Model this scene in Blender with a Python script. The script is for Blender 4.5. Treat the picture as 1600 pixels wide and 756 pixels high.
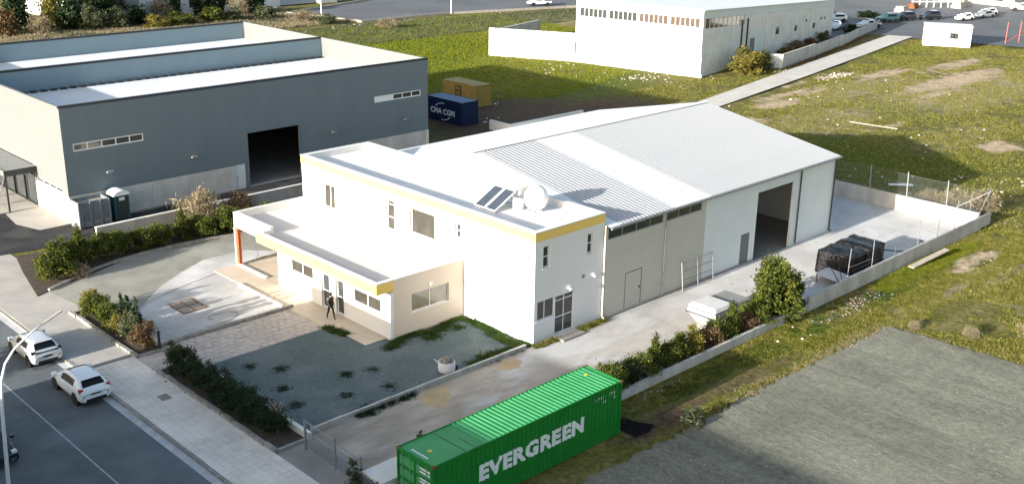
import bpy, bmesh, math, random
import numpy as np
from mathutils import Vector, Matrix
random.seed(7); np.random.seed(7)
R = math.radians
S = bpy.context.scene
COL = S.collection
for o in list(bpy.data.objects): bpy.data.objects.remove(o)

# ------------------------------------------------------------------ camera
cd = bpy.data.cameras.new('camera'); cam = bpy.data.objects.new('camera', cd); COL.objects.link(cam)
pi_, ya_, ro_ = R(18.817), R(45.658), R(0.943)
fw = Vector((math.cos(pi_)*math.cos(ya_), math.cos(pi_)*math.sin(ya_), -math.sin(pi_)))
rt = fw.cross(Vector((0, 0, 1))).normalized(); up = rt.cross(fw)
r2 = rt*math.cos(ro_)+up*math.sin(ro_); u2 = up*math.cos(ro_)-rt*math.sin(ro_)
m = Matrix((r2, u2, -fw)).transposed().to_4x4(); m.translation = (-42.189, -41.237, 26.551)
cam.matrix_world = m
cd.sensor_width = 36; cd.lens = 36*1700.469/1600; cd.clip_end = 5000; cd.clip_start = 0.5
S.camera = cam
# ------------------------------------------------------------------ light
SUN_EL, SUN_AZ = 13.0, -0.7          # light travels along +x, a touch towards -y
W = bpy.data.worlds.new('World'); S.world = W; W.use_nodes = True
nt = W.node_tree; nt.nodes.clear()
sky = nt.nodes.new('ShaderNodeTexSky'); sky.sky_type = 'NISHITA'; sky.sun_disc = False
sky.sun_elevation = R(SUN_EL); sky.sun_rotation = R(270.7); sky.air_density = 1.0; sky.dust_density = 2.0; sky.ozone_density = 0.7
bg = nt.nodes.new('ShaderNodeBackground'); bg.inputs[1].default_value = 0.105
wo = nt.nodes.new('ShaderNodeOutputWorld'); nt.links.new(sky.outputs[0], bg.inputs[0]); nt.links.new(bg.outputs[0], wo.inputs[0])
sl = bpy.data.lights.new('sun', 'SUN'); sl.energy = 4.3; sl.angle = R(0.6); sl.color = (1.0, 0.96, 0.90)
so = bpy.data.objects.new('sun', sl); COL.objects.link(so)
tr = Vector((math.cos(R(SUN_EL))*math.cos(R(SUN_AZ)), math.cos(R(SUN_EL))*math.sin(R(SUN_AZ)), -math.sin(R(SUN_EL))))
so.rotation_euler = tr.to_track_quat('-Z', 'Y').to_euler(); so.location = (-80, 0, 60)
S.view_settings.view_transform = 'Standard'; S.view_settings.look = 'None'
S.view_settings.exposure = 1.65; S.view_settings.gamma = 1; S.view_settings.use_curve_mapping = False
S.render.engine = 'CYCLES'; S.cycles.max_bounces = 6; S.cycles.diffuse_bounces = 3; S.cycles.use_denoising = True

# ------------------------------------------------------------------ materials
MATS = {}
def nodes(m): return m.node_tree.nodes, m.node_tree.links
def mat(name, col, rough=0.7, col2=None, scale=2.0, detail=6, metal=0.0, bump=0.0, bscale=20, spec=0.4, lo=0.35, hi=0.65, space='Object', stretch=None, col3=None, scale3=0.3, coat=0.0, bdist=.05, nrough=.62):
    m = bpy.data.materials.new(name); m.use_nodes = True; n, l = nodes(m); p = n['Principled BSDF']
    p.inputs['Roughness'].default_value = rough; p.inputs['Metallic'].default_value = metal
    p.inputs['Specular IOR Level'].default_value = spec; p.inputs['Coat Weight'].default_value = coat
    p.inputs['Base Color'].default_value = (*col, 1)
    if space == 'Object':
        tc = n.new('ShaderNodeTexCoord'); vec = tc.outputs['Object']
    else:
        tc = n.new('ShaderNodeNewGeometry'); vec = tc.outputs['Position']
    if stretch:
        mp = n.new('ShaderNodeMapping'); mp.inputs['Scale'].default_value = stretch; l.new(vec, mp.inputs[0]); vec = mp.outputs[0]
    if col2 is not None:
        no = n.new('ShaderNodeTexNoise'); no.inputs['Scale'].default_value = scale; no.inputs['Detail'].default_value = detail; no.inputs['Roughness'].default_value = nrough
        l.new(vec, no.inputs['Vector'])
        mr = n.new('ShaderNodeMapRange'); mr.inputs[1].default_value = lo; mr.inputs[2].default_value = hi; l.new(no.outputs['Fac'], mr.inputs[0])
        mx = n.new('ShaderNodeMix'); mx.data_type = 'RGBA'; mx.inputs['A'].default_value = (*col, 1); mx.inputs['B'].default_value = (*col2, 1)
        l.new(mr.outputs[0], mx.inputs['Factor']); out = mx.outputs['Result']
        if col3 is not None:
            n3 = n.new('ShaderNodeTexNoise'); n3.inputs['Scale'].default_value = scale3; n3.inputs['Detail'].default_value = 5; l.new(vec, n3.inputs['Vector'])
            m3 = n.new('ShaderNodeMapRange'); m3.inputs[1].default_value = 0.48; m3.inputs[2].default_value = 0.62; l.new(n3.outputs['Fac'], m3.inputs[0])
            x3 = n.new('ShaderNodeMix'); x3.data_type = 'RGBA'; l.new(out, x3.inputs['A']); x3.inputs['B'].default_value = (*col3, 1)
            l.new(m3.outputs[0], x3.inputs['Factor']); out = x3.outputs['Result']
        l.new(out, p.inputs['Base Color'])
    if bump:
        nb = n.new('ShaderNodeTexNoise'); nb.inputs['Scale'].default_value = bscale; nb.inputs['Detail'].default_value = 5; l.new(vec, nb.inputs['Vector'])
        b = n.new('ShaderNodeBump'); b.inputs['Strength'].default_value = bump; b.inputs['Distance'].default_value = bdist
        l.new(nb.outputs['Fac'], b.inputs['Height']); l.new(b.outputs[0], p.inputs['Normal'])
    MATS[name] = m; return m
def leafmat(name, cols, trans=0.35, rough=0.6):
    """colour varies from leaf to leaf and from clump to clump"""
    m = bpy.data.materials.new(name); m.use_nodes = True; n, l = nodes(m); p = n['Principled BSDF']; p.inputs['Roughness'].default_value = rough
    p.inputs['Specular IOR Level'].default_value = 0.25
    g = n.new('ShaderNodeNewGeometry'); tc = n.new('ShaderNodeTexCoord')
    no = n.new('ShaderNodeTexNoise'); no.inputs['Scale'].default_value = 1.6; no.inputs['Detail'].default_value = 3; l.new(tc.outputs['Object'], no.inputs['Vector'])
    ad = n.new('ShaderNodeMath'); ad.operation = 'MULTIPLY_ADD'; l.new(g.outputs['Random Per Island'], ad.inputs[0]); ad.inputs[1].default_value = 0.55
    sb = n.new('ShaderNodeMath'); sb.operation = 'MULTIPLY_ADD'; l.new(no.outputs['Fac'], sb.inputs[0]); sb.inputs[1].default_value = 1.5; sb.inputs[2].default_value = -0.53
    l.new(sb.outputs[0], ad.inputs[2])
    cr = n.new('ShaderNodeValToRGB'); e = cr.color_ramp.elements
    for i, c in enumerate(cols):
        if i < 2: el = e[i]; el.position = i/(len(cols)-1)
        else: el = e.new(i/(len(cols)-1))
        el.color = (*c, 1)
    if len(cols) > 2: e[1].position = 1/(len(cols)-1)
    l.new(ad.outputs[0], cr.inputs[0]); l.new(cr.outputs[0], p.inputs['Base Color'])
    t = n.new('ShaderNodeBsdfTranslucent'); l.new(cr.outputs[0], t.inputs[0]); mx = n.new('ShaderNodeMixShader'); mx.inputs[0].default_value = trans
    l.new(p.outputs[0], mx.inputs[1]); l.new(t.outputs[0], mx.inputs[2]); l.new(mx.outputs[0], n['Material Output'].inputs[0])
    MATS[name] = m; return m

WP = 'World'
mat('asphalt', (.135,.148,.15), .88, (.10,.112,.115), .5, bump=.25, bscale=30, space=WP, col3=(.155,.165,.165), scale3=.22, spec=.25)
mat('asphalt_patch', (.105,.115,.118), .9, (.085,.095,.098), 1.5, bump=.2, bscale=30, space=WP, spec=.2)
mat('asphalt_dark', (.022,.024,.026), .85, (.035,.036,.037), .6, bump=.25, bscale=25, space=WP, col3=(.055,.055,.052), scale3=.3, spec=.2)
mat('asphalt_far', (.12,.125,.13), .85, (.085,.09,.095), .1, bump=.2, bscale=6, space=WP)
mat('gutter', (.56,.56,.54), .85, (.40,.40,.39), 1.5, space=WP)
mat('kerb', (.34,.32,.28), .85, (.2,.19,.17), 2.2, bump=.3, bscale=14, space=WP)
mat('paver', (.76,.67,.575), .85, (.61,.54,.465), 1.2, bump=.2, bscale=25, space=WP, col3=(.80,.71,.61), scale3=.35)
mat('joint', (.19,.175,.155), .95, (.27,.25,.22), 3, space=WP)
mat('paving_joint', (.52,.46,.41), .95, (.36,.315,.28), 1.1, space=WP, bump=.5, bscale=6)
mat('line_paint', (.42,.42,.41), .7, (.2,.2,.2), 5, lo=.45, hi=.7, space=WP)
mat('concrete_yard', (.60,.575,.545), .8, (.47,.45,.42), .45, bump=.12, bscale=12, space=WP, col3=(.53,.505,.47), scale3=.16, spec=.3)
mat('concrete_drive', (.42,.35,.27), .55, (.22,.175,.13), .45, detail=8, bump=.1, bscale=10, space=WP, col3=(.46,.45,.43), scale3=.35, stretch=(.4,1,1), lo=.38, hi=.58)
mat('concrete_court', (.50,.49,.47), .8, (.37,.36,.34), .3, bump=.1, bscale=10, space=WP, col3=(.58,.57,.55), scale3=.25)
mat('concrete_old', (.30,.28,.25), .85, (.22,.205,.185), .5, bump=.2, bscale=10, space=WP)
mat('concrete_moss', (.285,.275,.23), .88, (.21,.205,.17), .6, bump=.2, bscale=10, space=WP, col3=(.32,.305,.26), scale3=.2)
mat('concrete_apron', (.42,.39,.34), .85, (.33,.31,.28), .5, bump=.15, bscale=10, space=WP)
mat('lane_concrete', (.54,.51,.45), .85, (.45,.42,.37), .4, bump=.1, bscale=10, space=WP)
mat('sand', (.47,.355,.21), .95, (.37,.27,.15), .8, bump=.3, bscale=10, space=WP)
mat('terrace', (.54,.46,.355), .7, (.49,.41,.31), .8, space=WP)
mat('paving_stone', (.56,.50,.45), .9, (.44,.39,.345), 1.0, bump=.4, bscale=9, space=WP, col3=(.47,.42,.37), scale3=.6)
mat('gravel', (.108,.152,.155), .95, (.075,.108,.112), 7, bump=.9, bscale=14, space=WP, col3=(.128,.158,.162), scale3=.35, bdist=.1)
mat('gravel_lot', (.2,.2,.16), .95)
def lot_material():
    m = MATS['gravel_lot']; n, l = nodes(m); p = n['Principled BSDF']; p.inputs['Specular IOR Level'].default_value = .1; g_ = n.new('ShaderNodeNewGeometry')
    def nz(sc, st, det, rot=0, ro=.65):
        mp = n.new('ShaderNodeMapping'); mp.inputs['Scale'].default_value = st; mp.inputs['Rotation'].default_value = (0,0,rot); l.new(g_.outputs['Position'], mp.inputs[0]); q = n.new('ShaderNodeTexNoise'); q.inputs['Scale'].default_value = sc; q.inputs['Detail'].default_value = det; q.inputs['Roughness'].default_value = ro; q.inputs['Distortion'].default_value = .6; l.new(mp.outputs[0], q.inputs['Vector']); return q.outputs['Fac']
    def rg(src, a, b, c=0., d=1.): q = n.new('ShaderNodeMapRange'); q.inputs[1].default_value = a; q.inputs[2].default_value = b; q.inputs[3].default_value = c; q.inputs[4].default_value = d; l.new(src, q.inputs[0]); return q.outputs[0]
    def mul(a, b): q = n.new('ShaderNodeMath'); q.operation = 'MULTIPLY'; l.new(a, q.inputs[0]); l.new(b, q.inputs[1]); return q.outputs[0]
    f = mul(mul(rg(nz(1.5,(1,.10,1),6,.35), .36, .64, .87, 1.10), rg(nz(.16,(1,.6,1),5), .38, .62, .82, 1.14)), mul(rg(nz(4.2,(1,.7,1),8,0,.8), .34, .66, .62, 1.36), rg(nz(1.1,(.12,1,1),6,.2), .4, .6, .96, 1.04)))
    mx = n.new('ShaderNodeMix'); mx.data_type = 'RGBA'; mx.blend_type = 'MULTIPLY'; mx.inputs['Factor'].default_value = 1; mx.inputs['A'].default_value = (.188,.186,.142,1); cc = n.new('ShaderNodeCombineColor'); [l.new(f, cc.inputs[i]) for i in range(3)]; l.new(cc.outputs[0], mx.inputs['B']); l.new(mx.outputs['Result'], p.inputs['Base Color'])
    b = n.new('ShaderNodeBump'); b.inputs['Strength'].default_value = .7; b.inputs['Distance'].default_value = .05; l.new(nz(7,(1,.6,1),8,0,.75), b.inputs['Height']); l.new(b.outputs[0], p.inputs['Normal'])
lot_material()
mat('soil', (.075,.055,.038), .95, (.045,.035,.025), 2, bump=.6, bscale=10, space=WP)
mat('wall_white', (.70,.685,.66), .75, (.67,.655,.63), .35, bump=.04, bscale=40)
mat('wall_bounce_tint', (.64,.55,.45), .8, (.60,.51,.41), .5, bump=.05, bscale=20)  # white wall with warm bounced light painted into its colour
mat('wall_plain', (.74,.72,.67), .8, (.62,.59,.53), .5, bump=.05, bscale=20)
mat('roof_screed', (.74,.715,.69), .8, (.68,.655,.63), .6)
mat('roof_screed_low', (.56,.545,.53), .8, (.52,.505,.49), .6)
mat('fascia_yellow', (.78,.535,.14), .7, (.75,.51,.13), .5)
mat('red_paint', (.55,.10,.03), .6, (.48,.08,.03), 2)
mat('frame_white', (.75,.75,.74), .4)
mat('glass', (.045,.05,.05), .06, spec=.6)
mat('glass_curtain', (.064,.059,.048), .15, (.042,.038,.032), 1.0, spec=.4)
mat('glass_brown', (.13,.09,.07), .15, (.07,.06,.05), 3, spec=.5)
mat('glass_painted_reflect', (.20,.17,.08), .08, (.30,.29,.26), .9, spec=.6)  # reflection of the field painted into the pane colour
mat('roof_sheet', (.70,.705,.70), .6, (.67,.675,.67), .4, spec=.25)
mat('roof_ribbed', (.40,.405,.41), .6, (.385,.39,.395), .4, spec=.2)
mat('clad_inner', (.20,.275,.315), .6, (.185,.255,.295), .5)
mat('clad_cream', (.48,.46,.39), .6, (.45,.43,.365), .6)
mat('clad_white', (.62,.65,.64), .55, (.585,.615,.605), .5)
mat('clad_grey', (.138,.176,.198), .6, (.127,.163,.184), .7, stretch=(1,1,.15))
mat('clad_pale', (.165,.170,.166), .65, (.160,.165,.160), .6, spec=.2)
mat('dark_trim', (.03,.035,.04), .5)
mat('door_grey', (.13,.14,.145), .55)
mat('galv', (.30,.305,.30), .55, (.23,.235,.23), 4, metal=.3)
mat('concrete_wall', (.50,.475,.43), .85, (.34,.325,.295), .9, bump=.15, bscale=12, stretch=(1,1,.35), space=WP)
mat('precast', (.58,.56,.52), .85, (.44,.425,.395), .8, bump=.1, bscale=15, stretch=(1,1,.5), space=WP)
mat('black_metal', (.02,.02,.022), .45)
mat('black_sheet', (.008,.008,.009), .95, spec=.05)
mat('panel_blue', (.055,.065,.085), .15, (.045,.055,.07), 5, spec=.7)
mat('tank_white', (.80,.80,.78), .35)
mat('tank_grey', (.50,.50,.49), .4)
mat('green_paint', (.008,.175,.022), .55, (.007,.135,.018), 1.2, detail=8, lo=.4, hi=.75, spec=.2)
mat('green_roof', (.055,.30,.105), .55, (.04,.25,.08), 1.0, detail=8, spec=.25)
mat('rust', (.22,.09,.03), .9, (.10,.045,.02), 9)
mat('letter_white', (.74,.76,.75), .6, (.62,.66,.64), 6)
mat('yellow_mark', (.65,.50,.03), .6)
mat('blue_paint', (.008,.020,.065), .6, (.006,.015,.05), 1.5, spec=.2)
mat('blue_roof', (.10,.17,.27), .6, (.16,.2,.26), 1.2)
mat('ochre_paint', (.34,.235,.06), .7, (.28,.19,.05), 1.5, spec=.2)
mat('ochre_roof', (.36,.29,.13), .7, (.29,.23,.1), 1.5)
mat('brown_mark', (.05,.03,.015), .7)
mat('tarp', (.006,.006,.007), .38, bump=1.0, bscale=6, spec=.3, bdist=.12)
mat('strap', (.30,.21,.16), .6)
mat('fibreglass', (.60,.59,.56), .4, (.54,.52,.49), 2)
mat('fibre_grey', (.27,.265,.25), .5, (.21,.205,.195), 2)
mat('bag_white', (.70,.71,.72), .8, (.6,.61,.62), 3, bump=.6, bscale=5)
mat('rubble_tan', (.36,.32,.26), .95, (.22,.195,.155), 5, bump=.6, bscale=8)
mat('stone_pale', (.40,.37,.315), .95, (.28,.255,.21), 2, bump=.4, bscale=6, space=WP)
mat('timber', (.42,.37,.29), .9, (.3,.26,.2), 3, stretch=(.3,4,4))
mat('timber_grey', (.20,.19,.175), .9, (.12,.115,.105), 4, stretch=(4,4,.5))
mat('bark', (.10,.075,.055), .95, (.06,.045,.035), 6, bump=.5, bscale=20)
mat('bark_pale', (.34,.30,.26), .95, (.24,.21,.18), 6)
mat('car_white', (.78,.79,.80), .25, coat=.6)
mat('car_silver', (.62,.63,.64), .3, metal=.3, coat=.5)
mat('car_dark', (.02,.022,.028), .25, coat=.6)
mat('car_green', (.025,.06,.06), .3, coat=.5)
mat('car_grey', (.20,.21,.22), .3, coat=.5)
mat('car_glass', (.006,.007,.008), .12, spec=.35)
mat('tyre', (.015,.015,.016), .85)
mat('rim', (.45,.46,.47), .35, metal=.6)
mat('plastic_black', (.012,.012,.013), .6)
mat('red_lamp', (.50,.015,.03), .2, coat=.5)
mat('plate', (.72,.72,.70), .5)
mat('skin', (.45,.27,.19), .6)
mat('cloth_dark', (.022,.017,.013), .9, (.012,.010,.008), 12)
mat('cloth_grey', (.20,.20,.21), .9)
mat('hair', (.012,.010,.008), .7)
mat('porta_teal', (.03,.17,.22), .5)
mat('porta_dark', (.035,.045,.04), .6)
mat('porta_white', (.72,.78,.80), .5)
mat('skip_grey', (.17,.195,.215), .6, (.12,.14,.155), 2)
mat('lamp_steel', (.62,.64,.65), .4, metal=.2)
mat('wire', (.30,.30,.29), .5, metal=.4)
mat('hose', (.12,.115,.10), .7)
mat('red_steel', (.38,.10,.07), .7)
mat('grate', (.30,.27,.22), .8, (.2,.18,.15), 5)
leafmat('leaf_green', [(.018,.032,.006), (.048,.07,.010), (.105,.125,.017), (.21,.20,.03)], .35)
leafmat('leaf_dark', [(.010,.020,.009), (.022,.042,.014), (.045,.07,.02)])
leafmat('leaf_yellow', [(.05,.065,.012), (.15,.15,.025), (.26,.21,.04), (.28,.16,.05)])
leafmat('leaf_brown', [(.06,.04,.02), (.16,.10,.05), (.26,.17,.08)])
leafmat('leaf_olive', [(.04,.05,.022), (.09,.105,.05), (.17,.18,.10)])
leafmat('leaf_straw', [(.14,.11,.06), (.28,.23,.14), (.38,.32,.2)])
leafmat('grass_blade', [(.085,.092,.014), (.175,.175,.022), (.27,.25,.05), (.42,.36,.16)], .45)
leafmat('grass_lush', [(.10,.13,.008), (.19,.22,.012), (.29,.30,.025)], .45)
leafmat('weed_green', [(.02,.045,.008), (.05,.09,.012), (.09,.14,.02)], .4)
leafmat('flower_pale', [(.5,.45,.12), (.6,.57,.4)], .2)

# ------------------------------------------------------------------ mesh helpers
class MB:
    def __init__(s): s.v = []; s.f = []; s.mi = []; s.cur = 0
    def add(s, vs, fs):
        k = len(s.v); s.v += [tuple(q) for q in vs]; s.f += [tuple(k+i for i in f) for f in fs]; s.mi += [s.cur]*len(fs); return s
    def box(s, x0, y0, z0, x1, y1, z1):
        x0, x1 = min(x0, x1), max(x0, x1); y0, y1 = min(y0, y1), max(y0, y1); z0, z1 = min(z0, z1), max(z0, z1)
        return s.add([(x0,y0,z0),(x1,y0,z0),(x1,y1,z0),(x0,y1,z0),(x0,y0,z1),(x1,y0,z1),(x1,y1,z1),(x0,y1,z1)],
                     [(0,3,2,1),(4,5,6,7),(0,1,5,4),(1,2,6,5),(2,3,7,6),(3,0,4,7)])
    def bar(s, a, b, w, h=None, upv=(0,0,1)):
        h = h or w; a = Vector(a); b = Vector(b); d = (b-a).normalized(); u = Vector(upv)
        if abs(d.dot(u)) > .98: u = Vector((1,0,0))
        sx = d.cross(u).normalized()*w/2; sy = sx.cross(d).normalized()*h/2
        vs = [a-sx-sy, a+sx-sy, a+sx+sy, a-sx+sy, b-sx-sy, b+sx-sy, b+sx+sy, b-sx+sy]
        return s.add(vs, [(0,3,2,1),(4,5,6,7),(0,1,5,4),(1,2,6,5),(2,3,7,6),(3,0,4,7)])
    def prism(s, poly, z0, z1):
        n = len(poly); A = sum(poly[i][0]*poly[(i+1)%n][1]-poly[(i+1)%n][0]*poly[i][1] for i in range(n))
        if A < 0: poly = poly[::-1]
        vs = [(x,y,z0) for x,y in poly]+[(x,y,z1) for x,y in poly]
        return s.add(vs, [tuple(range(n-1,-1,-1)), tuple(range(n,2*n))]+[(i,(i+1)%n,n+(i+1)%n,n+i) for i in range(n)])
    def sheet(s, poly, z):
        n = len(poly); A = sum(poly[i][0]*poly[(i+1)%n][1]-poly[(i+1)%n][0]*poly[i][1] for i in range(n))
        if A < 0: poly = poly[::-1]
        return s.add([(x,y,z) for x,y in poly], [tuple(range(n))])
    def tube(s, path, r, n=8, cap=True):
        path = [Vector(p) for p in path]; rs = r if hasattr(r, '__len__') else [r]*len(path); k0 = len(s.v); pv = None
        for i, p in enumerate(path):
            d = (path[min(i+1,len(path)-1)]-path[max(i-1,0)]).normalized()
            u = pv if pv is not None else (Vector((0,0,1)) if abs(d.z) < .9 else Vector((1,0,0)))
            a = (u-d*u.dot(d)).normalized(); pv = a; b = d.cross(a)
            s.v += [tuple(p+(a*math.cos(t)+b*math.sin(t))*rs[i]) for t in [2*math.pi*j/n for j in range(n)]]
        fs = [(k0+i*n+j, k0+i*n+(j+1)%n, k0+(i+1)*n+(j+1)%n, k0+(i+1)*n+j) for i in range(len(path)-1) for j in range(n)]
        if cap: fs += [tuple(k0+j for j in range(n-1,-1,-1)), tuple(k0+(len(path)-1)*n+j for j in range(n))]
        s.f += fs; s.mi += [s.cur]*len(fs); return s
    def lathe(s, prof, c=(0,0,0), n=20, axis='z'):
        k0 = len(s.v)
        for r_, h in prof:
            for j in range(n):
                t = 2*math.pi*j/n; a, b = r_*math.cos(t), r_*math.sin(t)
                q = (a,b,h) if axis == 'z' else ((h,a,b) if axis == 'x' else (b,h,a))
                s.v.append((q[0]+c[0], q[1]+c[1], q[2]+c[2]))
        fs = [(k0+i*n+j, k0+i*n+(j+1)%n, k0+(i+1)*n+(j+1)%n, k0+(i+1)*n+j) for i in range(len(prof)-1) for j in range(n)]
        fs += [tuple(k0+j for j in range(n-1,-1,-1)), tuple(k0+(len(prof)-1)*n+j for j in range(n))]
        s.f += fs; s.mi += [s.cur]*len(fs); return s
    def wall(s, O, U, N, u0, u1, z0, z1, t, holes=()):
        """upright wall: outer face on the line O+u*U, normal N, thickness t inwards, rectangular holes (u0,u1,z0,z1)"""
        O = Vector(O); U = Vector(U); N = Vector(N)
        us = sorted({u0,u1,*[min(max(h[i],u0),u1) for h in holes for i in (0,1)]}); zs = sorted({z0,z1,*[min(max(h[i],z0),z1) for h in holes for i in (2,3)]})
        def solid(i, j):
            if i < 0 or j < 0 or i >= len(us)-1 or j >= len(zs)-1: return False
            cu, cz = (us[i]+us[i+1])/2, (zs[j]+zs[j+1])/2
            return not any(h[0] < cu < h[1] and h[2] < cz < h[3] for h in holes)
        def P(u, z, d): return O+U*u-N*d+Vector((0,0,z))
        flip = U.cross(Vector((0,0,1))).dot(N) < 0
        def q(a, b, c, d): s.add([a,b,c,d], [(3,2,1,0) if flip else (0,1,2,3)])
        for i in range(len(us)-1):
            for j in range(len(zs)-1):
                if not solid(i,j): continue
                a, b, c, d = us[i], us[i+1], zs[j], zs[j+1]
                q(P(a,c,0),P(b,c,0),P(b,d,0),P(a,d,0)); q(P(b,c,t),P(a,c,t),P(a,d,t),P(b,d,t))
                if not solid(i-1,j): q(P(a,c,t),P(a,c,0),P(a,d,0),P(a,d,t))
                if not solid(i+1,j): q(P(b,c,0),P(b,c,t),P(b,d,t),P(b,d,0))
                if not solid(i,j-1): q(P(a,c,t),P(b,c,t),P(b,c,0),P(a,c,0))
                if not solid(i,j+1): q(P(a,d,0),P(b,d,0),P(b,d,t),P(a,d,t))
        return s
    def build(s, name, mats, parent=None, smooth=False, local=False):
        me = bpy.data.meshes.new(name)
        off = Vector((0,0,0))
        if parent is not None and not local:
            p = parent
            while p: off += p.location; p = p.parent
        me.from_pydata([(x-off.x, y-off.y, z-off.z) for x,y,z in s.v], [], s.f)
        ms = mats if isinstance(mats, (list, tuple)) else [mats]
        for k in ms: me.materials.append(MATS[k])
        if len(ms) > 1: me.polygons.foreach_set('material_index', s.mi)
        if smooth: me.polygons.foreach_set('use_smooth', [True]*len(s.f))
        me.update()
        o = bpy.data.objects.new(name, me); COL.objects.link(o)
        if parent is not None: o.parent = parent
        return o
def tag(o, label=None, cat=None, group=None, kind=None):
    if label: o['label'] = label
    if cat: o['category'] = cat
    if group: o['group'] = group
    if kind: o['kind'] = kind
    return o
def thing(name, loc, label, cat, group=None, rz=0):
    o = bpy.data.objects.new(name, None); COL.objects.link(o); o.location = loc; o.rotation_euler = (0,0,rz); o.empty_display_size = .3
    return tag(o, label, cat, group)
def struct(mb, name, m, z=None): return tag(mb.build(name, m), kind='structure')
def copy_tree(o, parent=None, loc=None, rz=None, scale=None, label=None):
    c = o.copy(); COL.objects.link(c); c.parent = parent
    if loc is not None: c.location = loc
    if rz is not None: c.rotation_euler = (0,0,rz)
    if scale is not None: c.scale = scale if hasattr(scale,'__len__') else (scale,)*3
    if label: c['label'] = label
    for ch in list(o.children): copy_tree(ch, c)
    return c
def fastmesh(name, V, F, m, parent=None, smooth=False):
    """V (n,3) floats, F (k,3|4) ints"""
    me = bpy.data.meshes.new(name); k = F.shape[1]
    me.vertices.add(len(V)); me.vertices.foreach_set('co', V.astype(np.float32).ravel())
    me.loops.add(F.size); me.loops.foreach_set('vertex_index', F.astype(np.int32).ravel())
    me.polygons.add(len(F)); me.polygons.foreach_set('loop_start', np.arange(0, F.size, k, dtype=np.int32))
    me.update(calc_edges=True); me.materials.append(MATS[m])
    o = bpy.data.objects.new(name, me); COL.objects.link(o)
    if parent is not None: o.parent = parent
    return o
def text_mesh(txt, size, bold=0.0, space=1.0):
    """flat letters in the xy plane, left bottom at the origin"""
    cu = bpy.data.curves.new('t', 'FONT'); cu.body = txt; cu.size = size; cu.offset = bold; cu.space_character = space; cu.resolution_u = 3
    o = bpy.data.objects.new('t', cu); COL.objects.link(o); bpy.context.view_layer.update()
    me = bpy.data.meshes.new_from_object(o.evaluated_get(bpy.context.evaluated_depsgraph_get()))
    bpy.data.objects.remove(o); return me
def put_text(name, txt, width, height, fn, m, parent, bold=.02, space=1.0, cuts=None):
    """letters scaled to width x height and laid on a surface by fn(u, v) -> world point"""
    me = text_mesh(txt, 1.0, bold, space); bm = bmesh.new(); bm.from_mesh(me)
    xs = [v.co.x for v in bm.verts]; ys = [v.co.y for v in bm.verts]; x0, x1, y0, y1 = min(xs), max(xs), min(ys), max(ys)
    for v in bm.verts: v.co.x = (v.co.x-x0)/(x1-x0)*width; v.co.y = (v.co.y-y0)/(y1-y0)*height
    for c in (cuts or []):
        bmesh.ops.bisect_plane(bm, geom=bm.verts[:]+bm.edges[:]+bm.faces[:], plane_co=(c,0,0), plane_no=(1,0,0))
    off = Vector((0,0,0)); p = parent
    while p: off += p.location; p = p.parent
    for v in bm.verts: v.co = Vector(fn(v.co.x, v.co.y))-off
    me2 = bpy.data.meshes.new(name); bm.to_mesh(me2); bm.free(); me2.materials.append(MATS[m])
    o = bpy.data.objects.new(name, me2); COL.objects.link(o); o.parent = parent; return o

def window(parent, O, U, N, u0, u1, z0, z1, cols=2, rows=None, recess=.12, fr=.06, glass='glass', frame='frame_white', name='window', sill=True):
    """frame with panes sunk into an opening; rows: list of relative heights"""
    O = Vector(O); U = Vector(U); N = Vector(N); rows = rows or [1.0]; cols = [1.0]*cols if isinstance(cols, int) else cols
    def P(u, z, d): return O+U*u-N*d+Vector((0,0,z))
    mb = MB(); c = sum(cols); ue = [u0]
    for k in cols: ue.append(ue[-1]+(u1-u0)*k/c)
    ze = [z0]
    for k in rows: ze.append(ze[-1]+(z1-z0)*k/sum(rows))
    h = [(ue[i]+fr*(1 if i == 0 else .5), ue[i+1]-fr*(1 if i == len(cols)-1 else .5), ze[j]+fr*(1 if j == 0 else .5), ze[j+1]-fr*(1 if j == len(rows)-1 else .5)) for i in range(len(cols)) for j in range(len(rows))]
    mb.wall(O-N*recess, U, N, u0, u1, z0, z1, .06, h)
    if sill: 
        a = P((u0+u1)/2, z0-.025, -.02); mb.bar(P(u0-.05, z0-.022, .05), P(u1+.05, z0-.022, .05), .16, .04)
    w = mb.build(name, frame, parent)
    for q in h:
        pm = MB().wall(O-N*(recess+.02), U, N, q[0]-.005, q[1]+.005, q[2]-.005, q[3]+.005, .012); pm.build('pane', glass, w)
    return w

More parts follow.
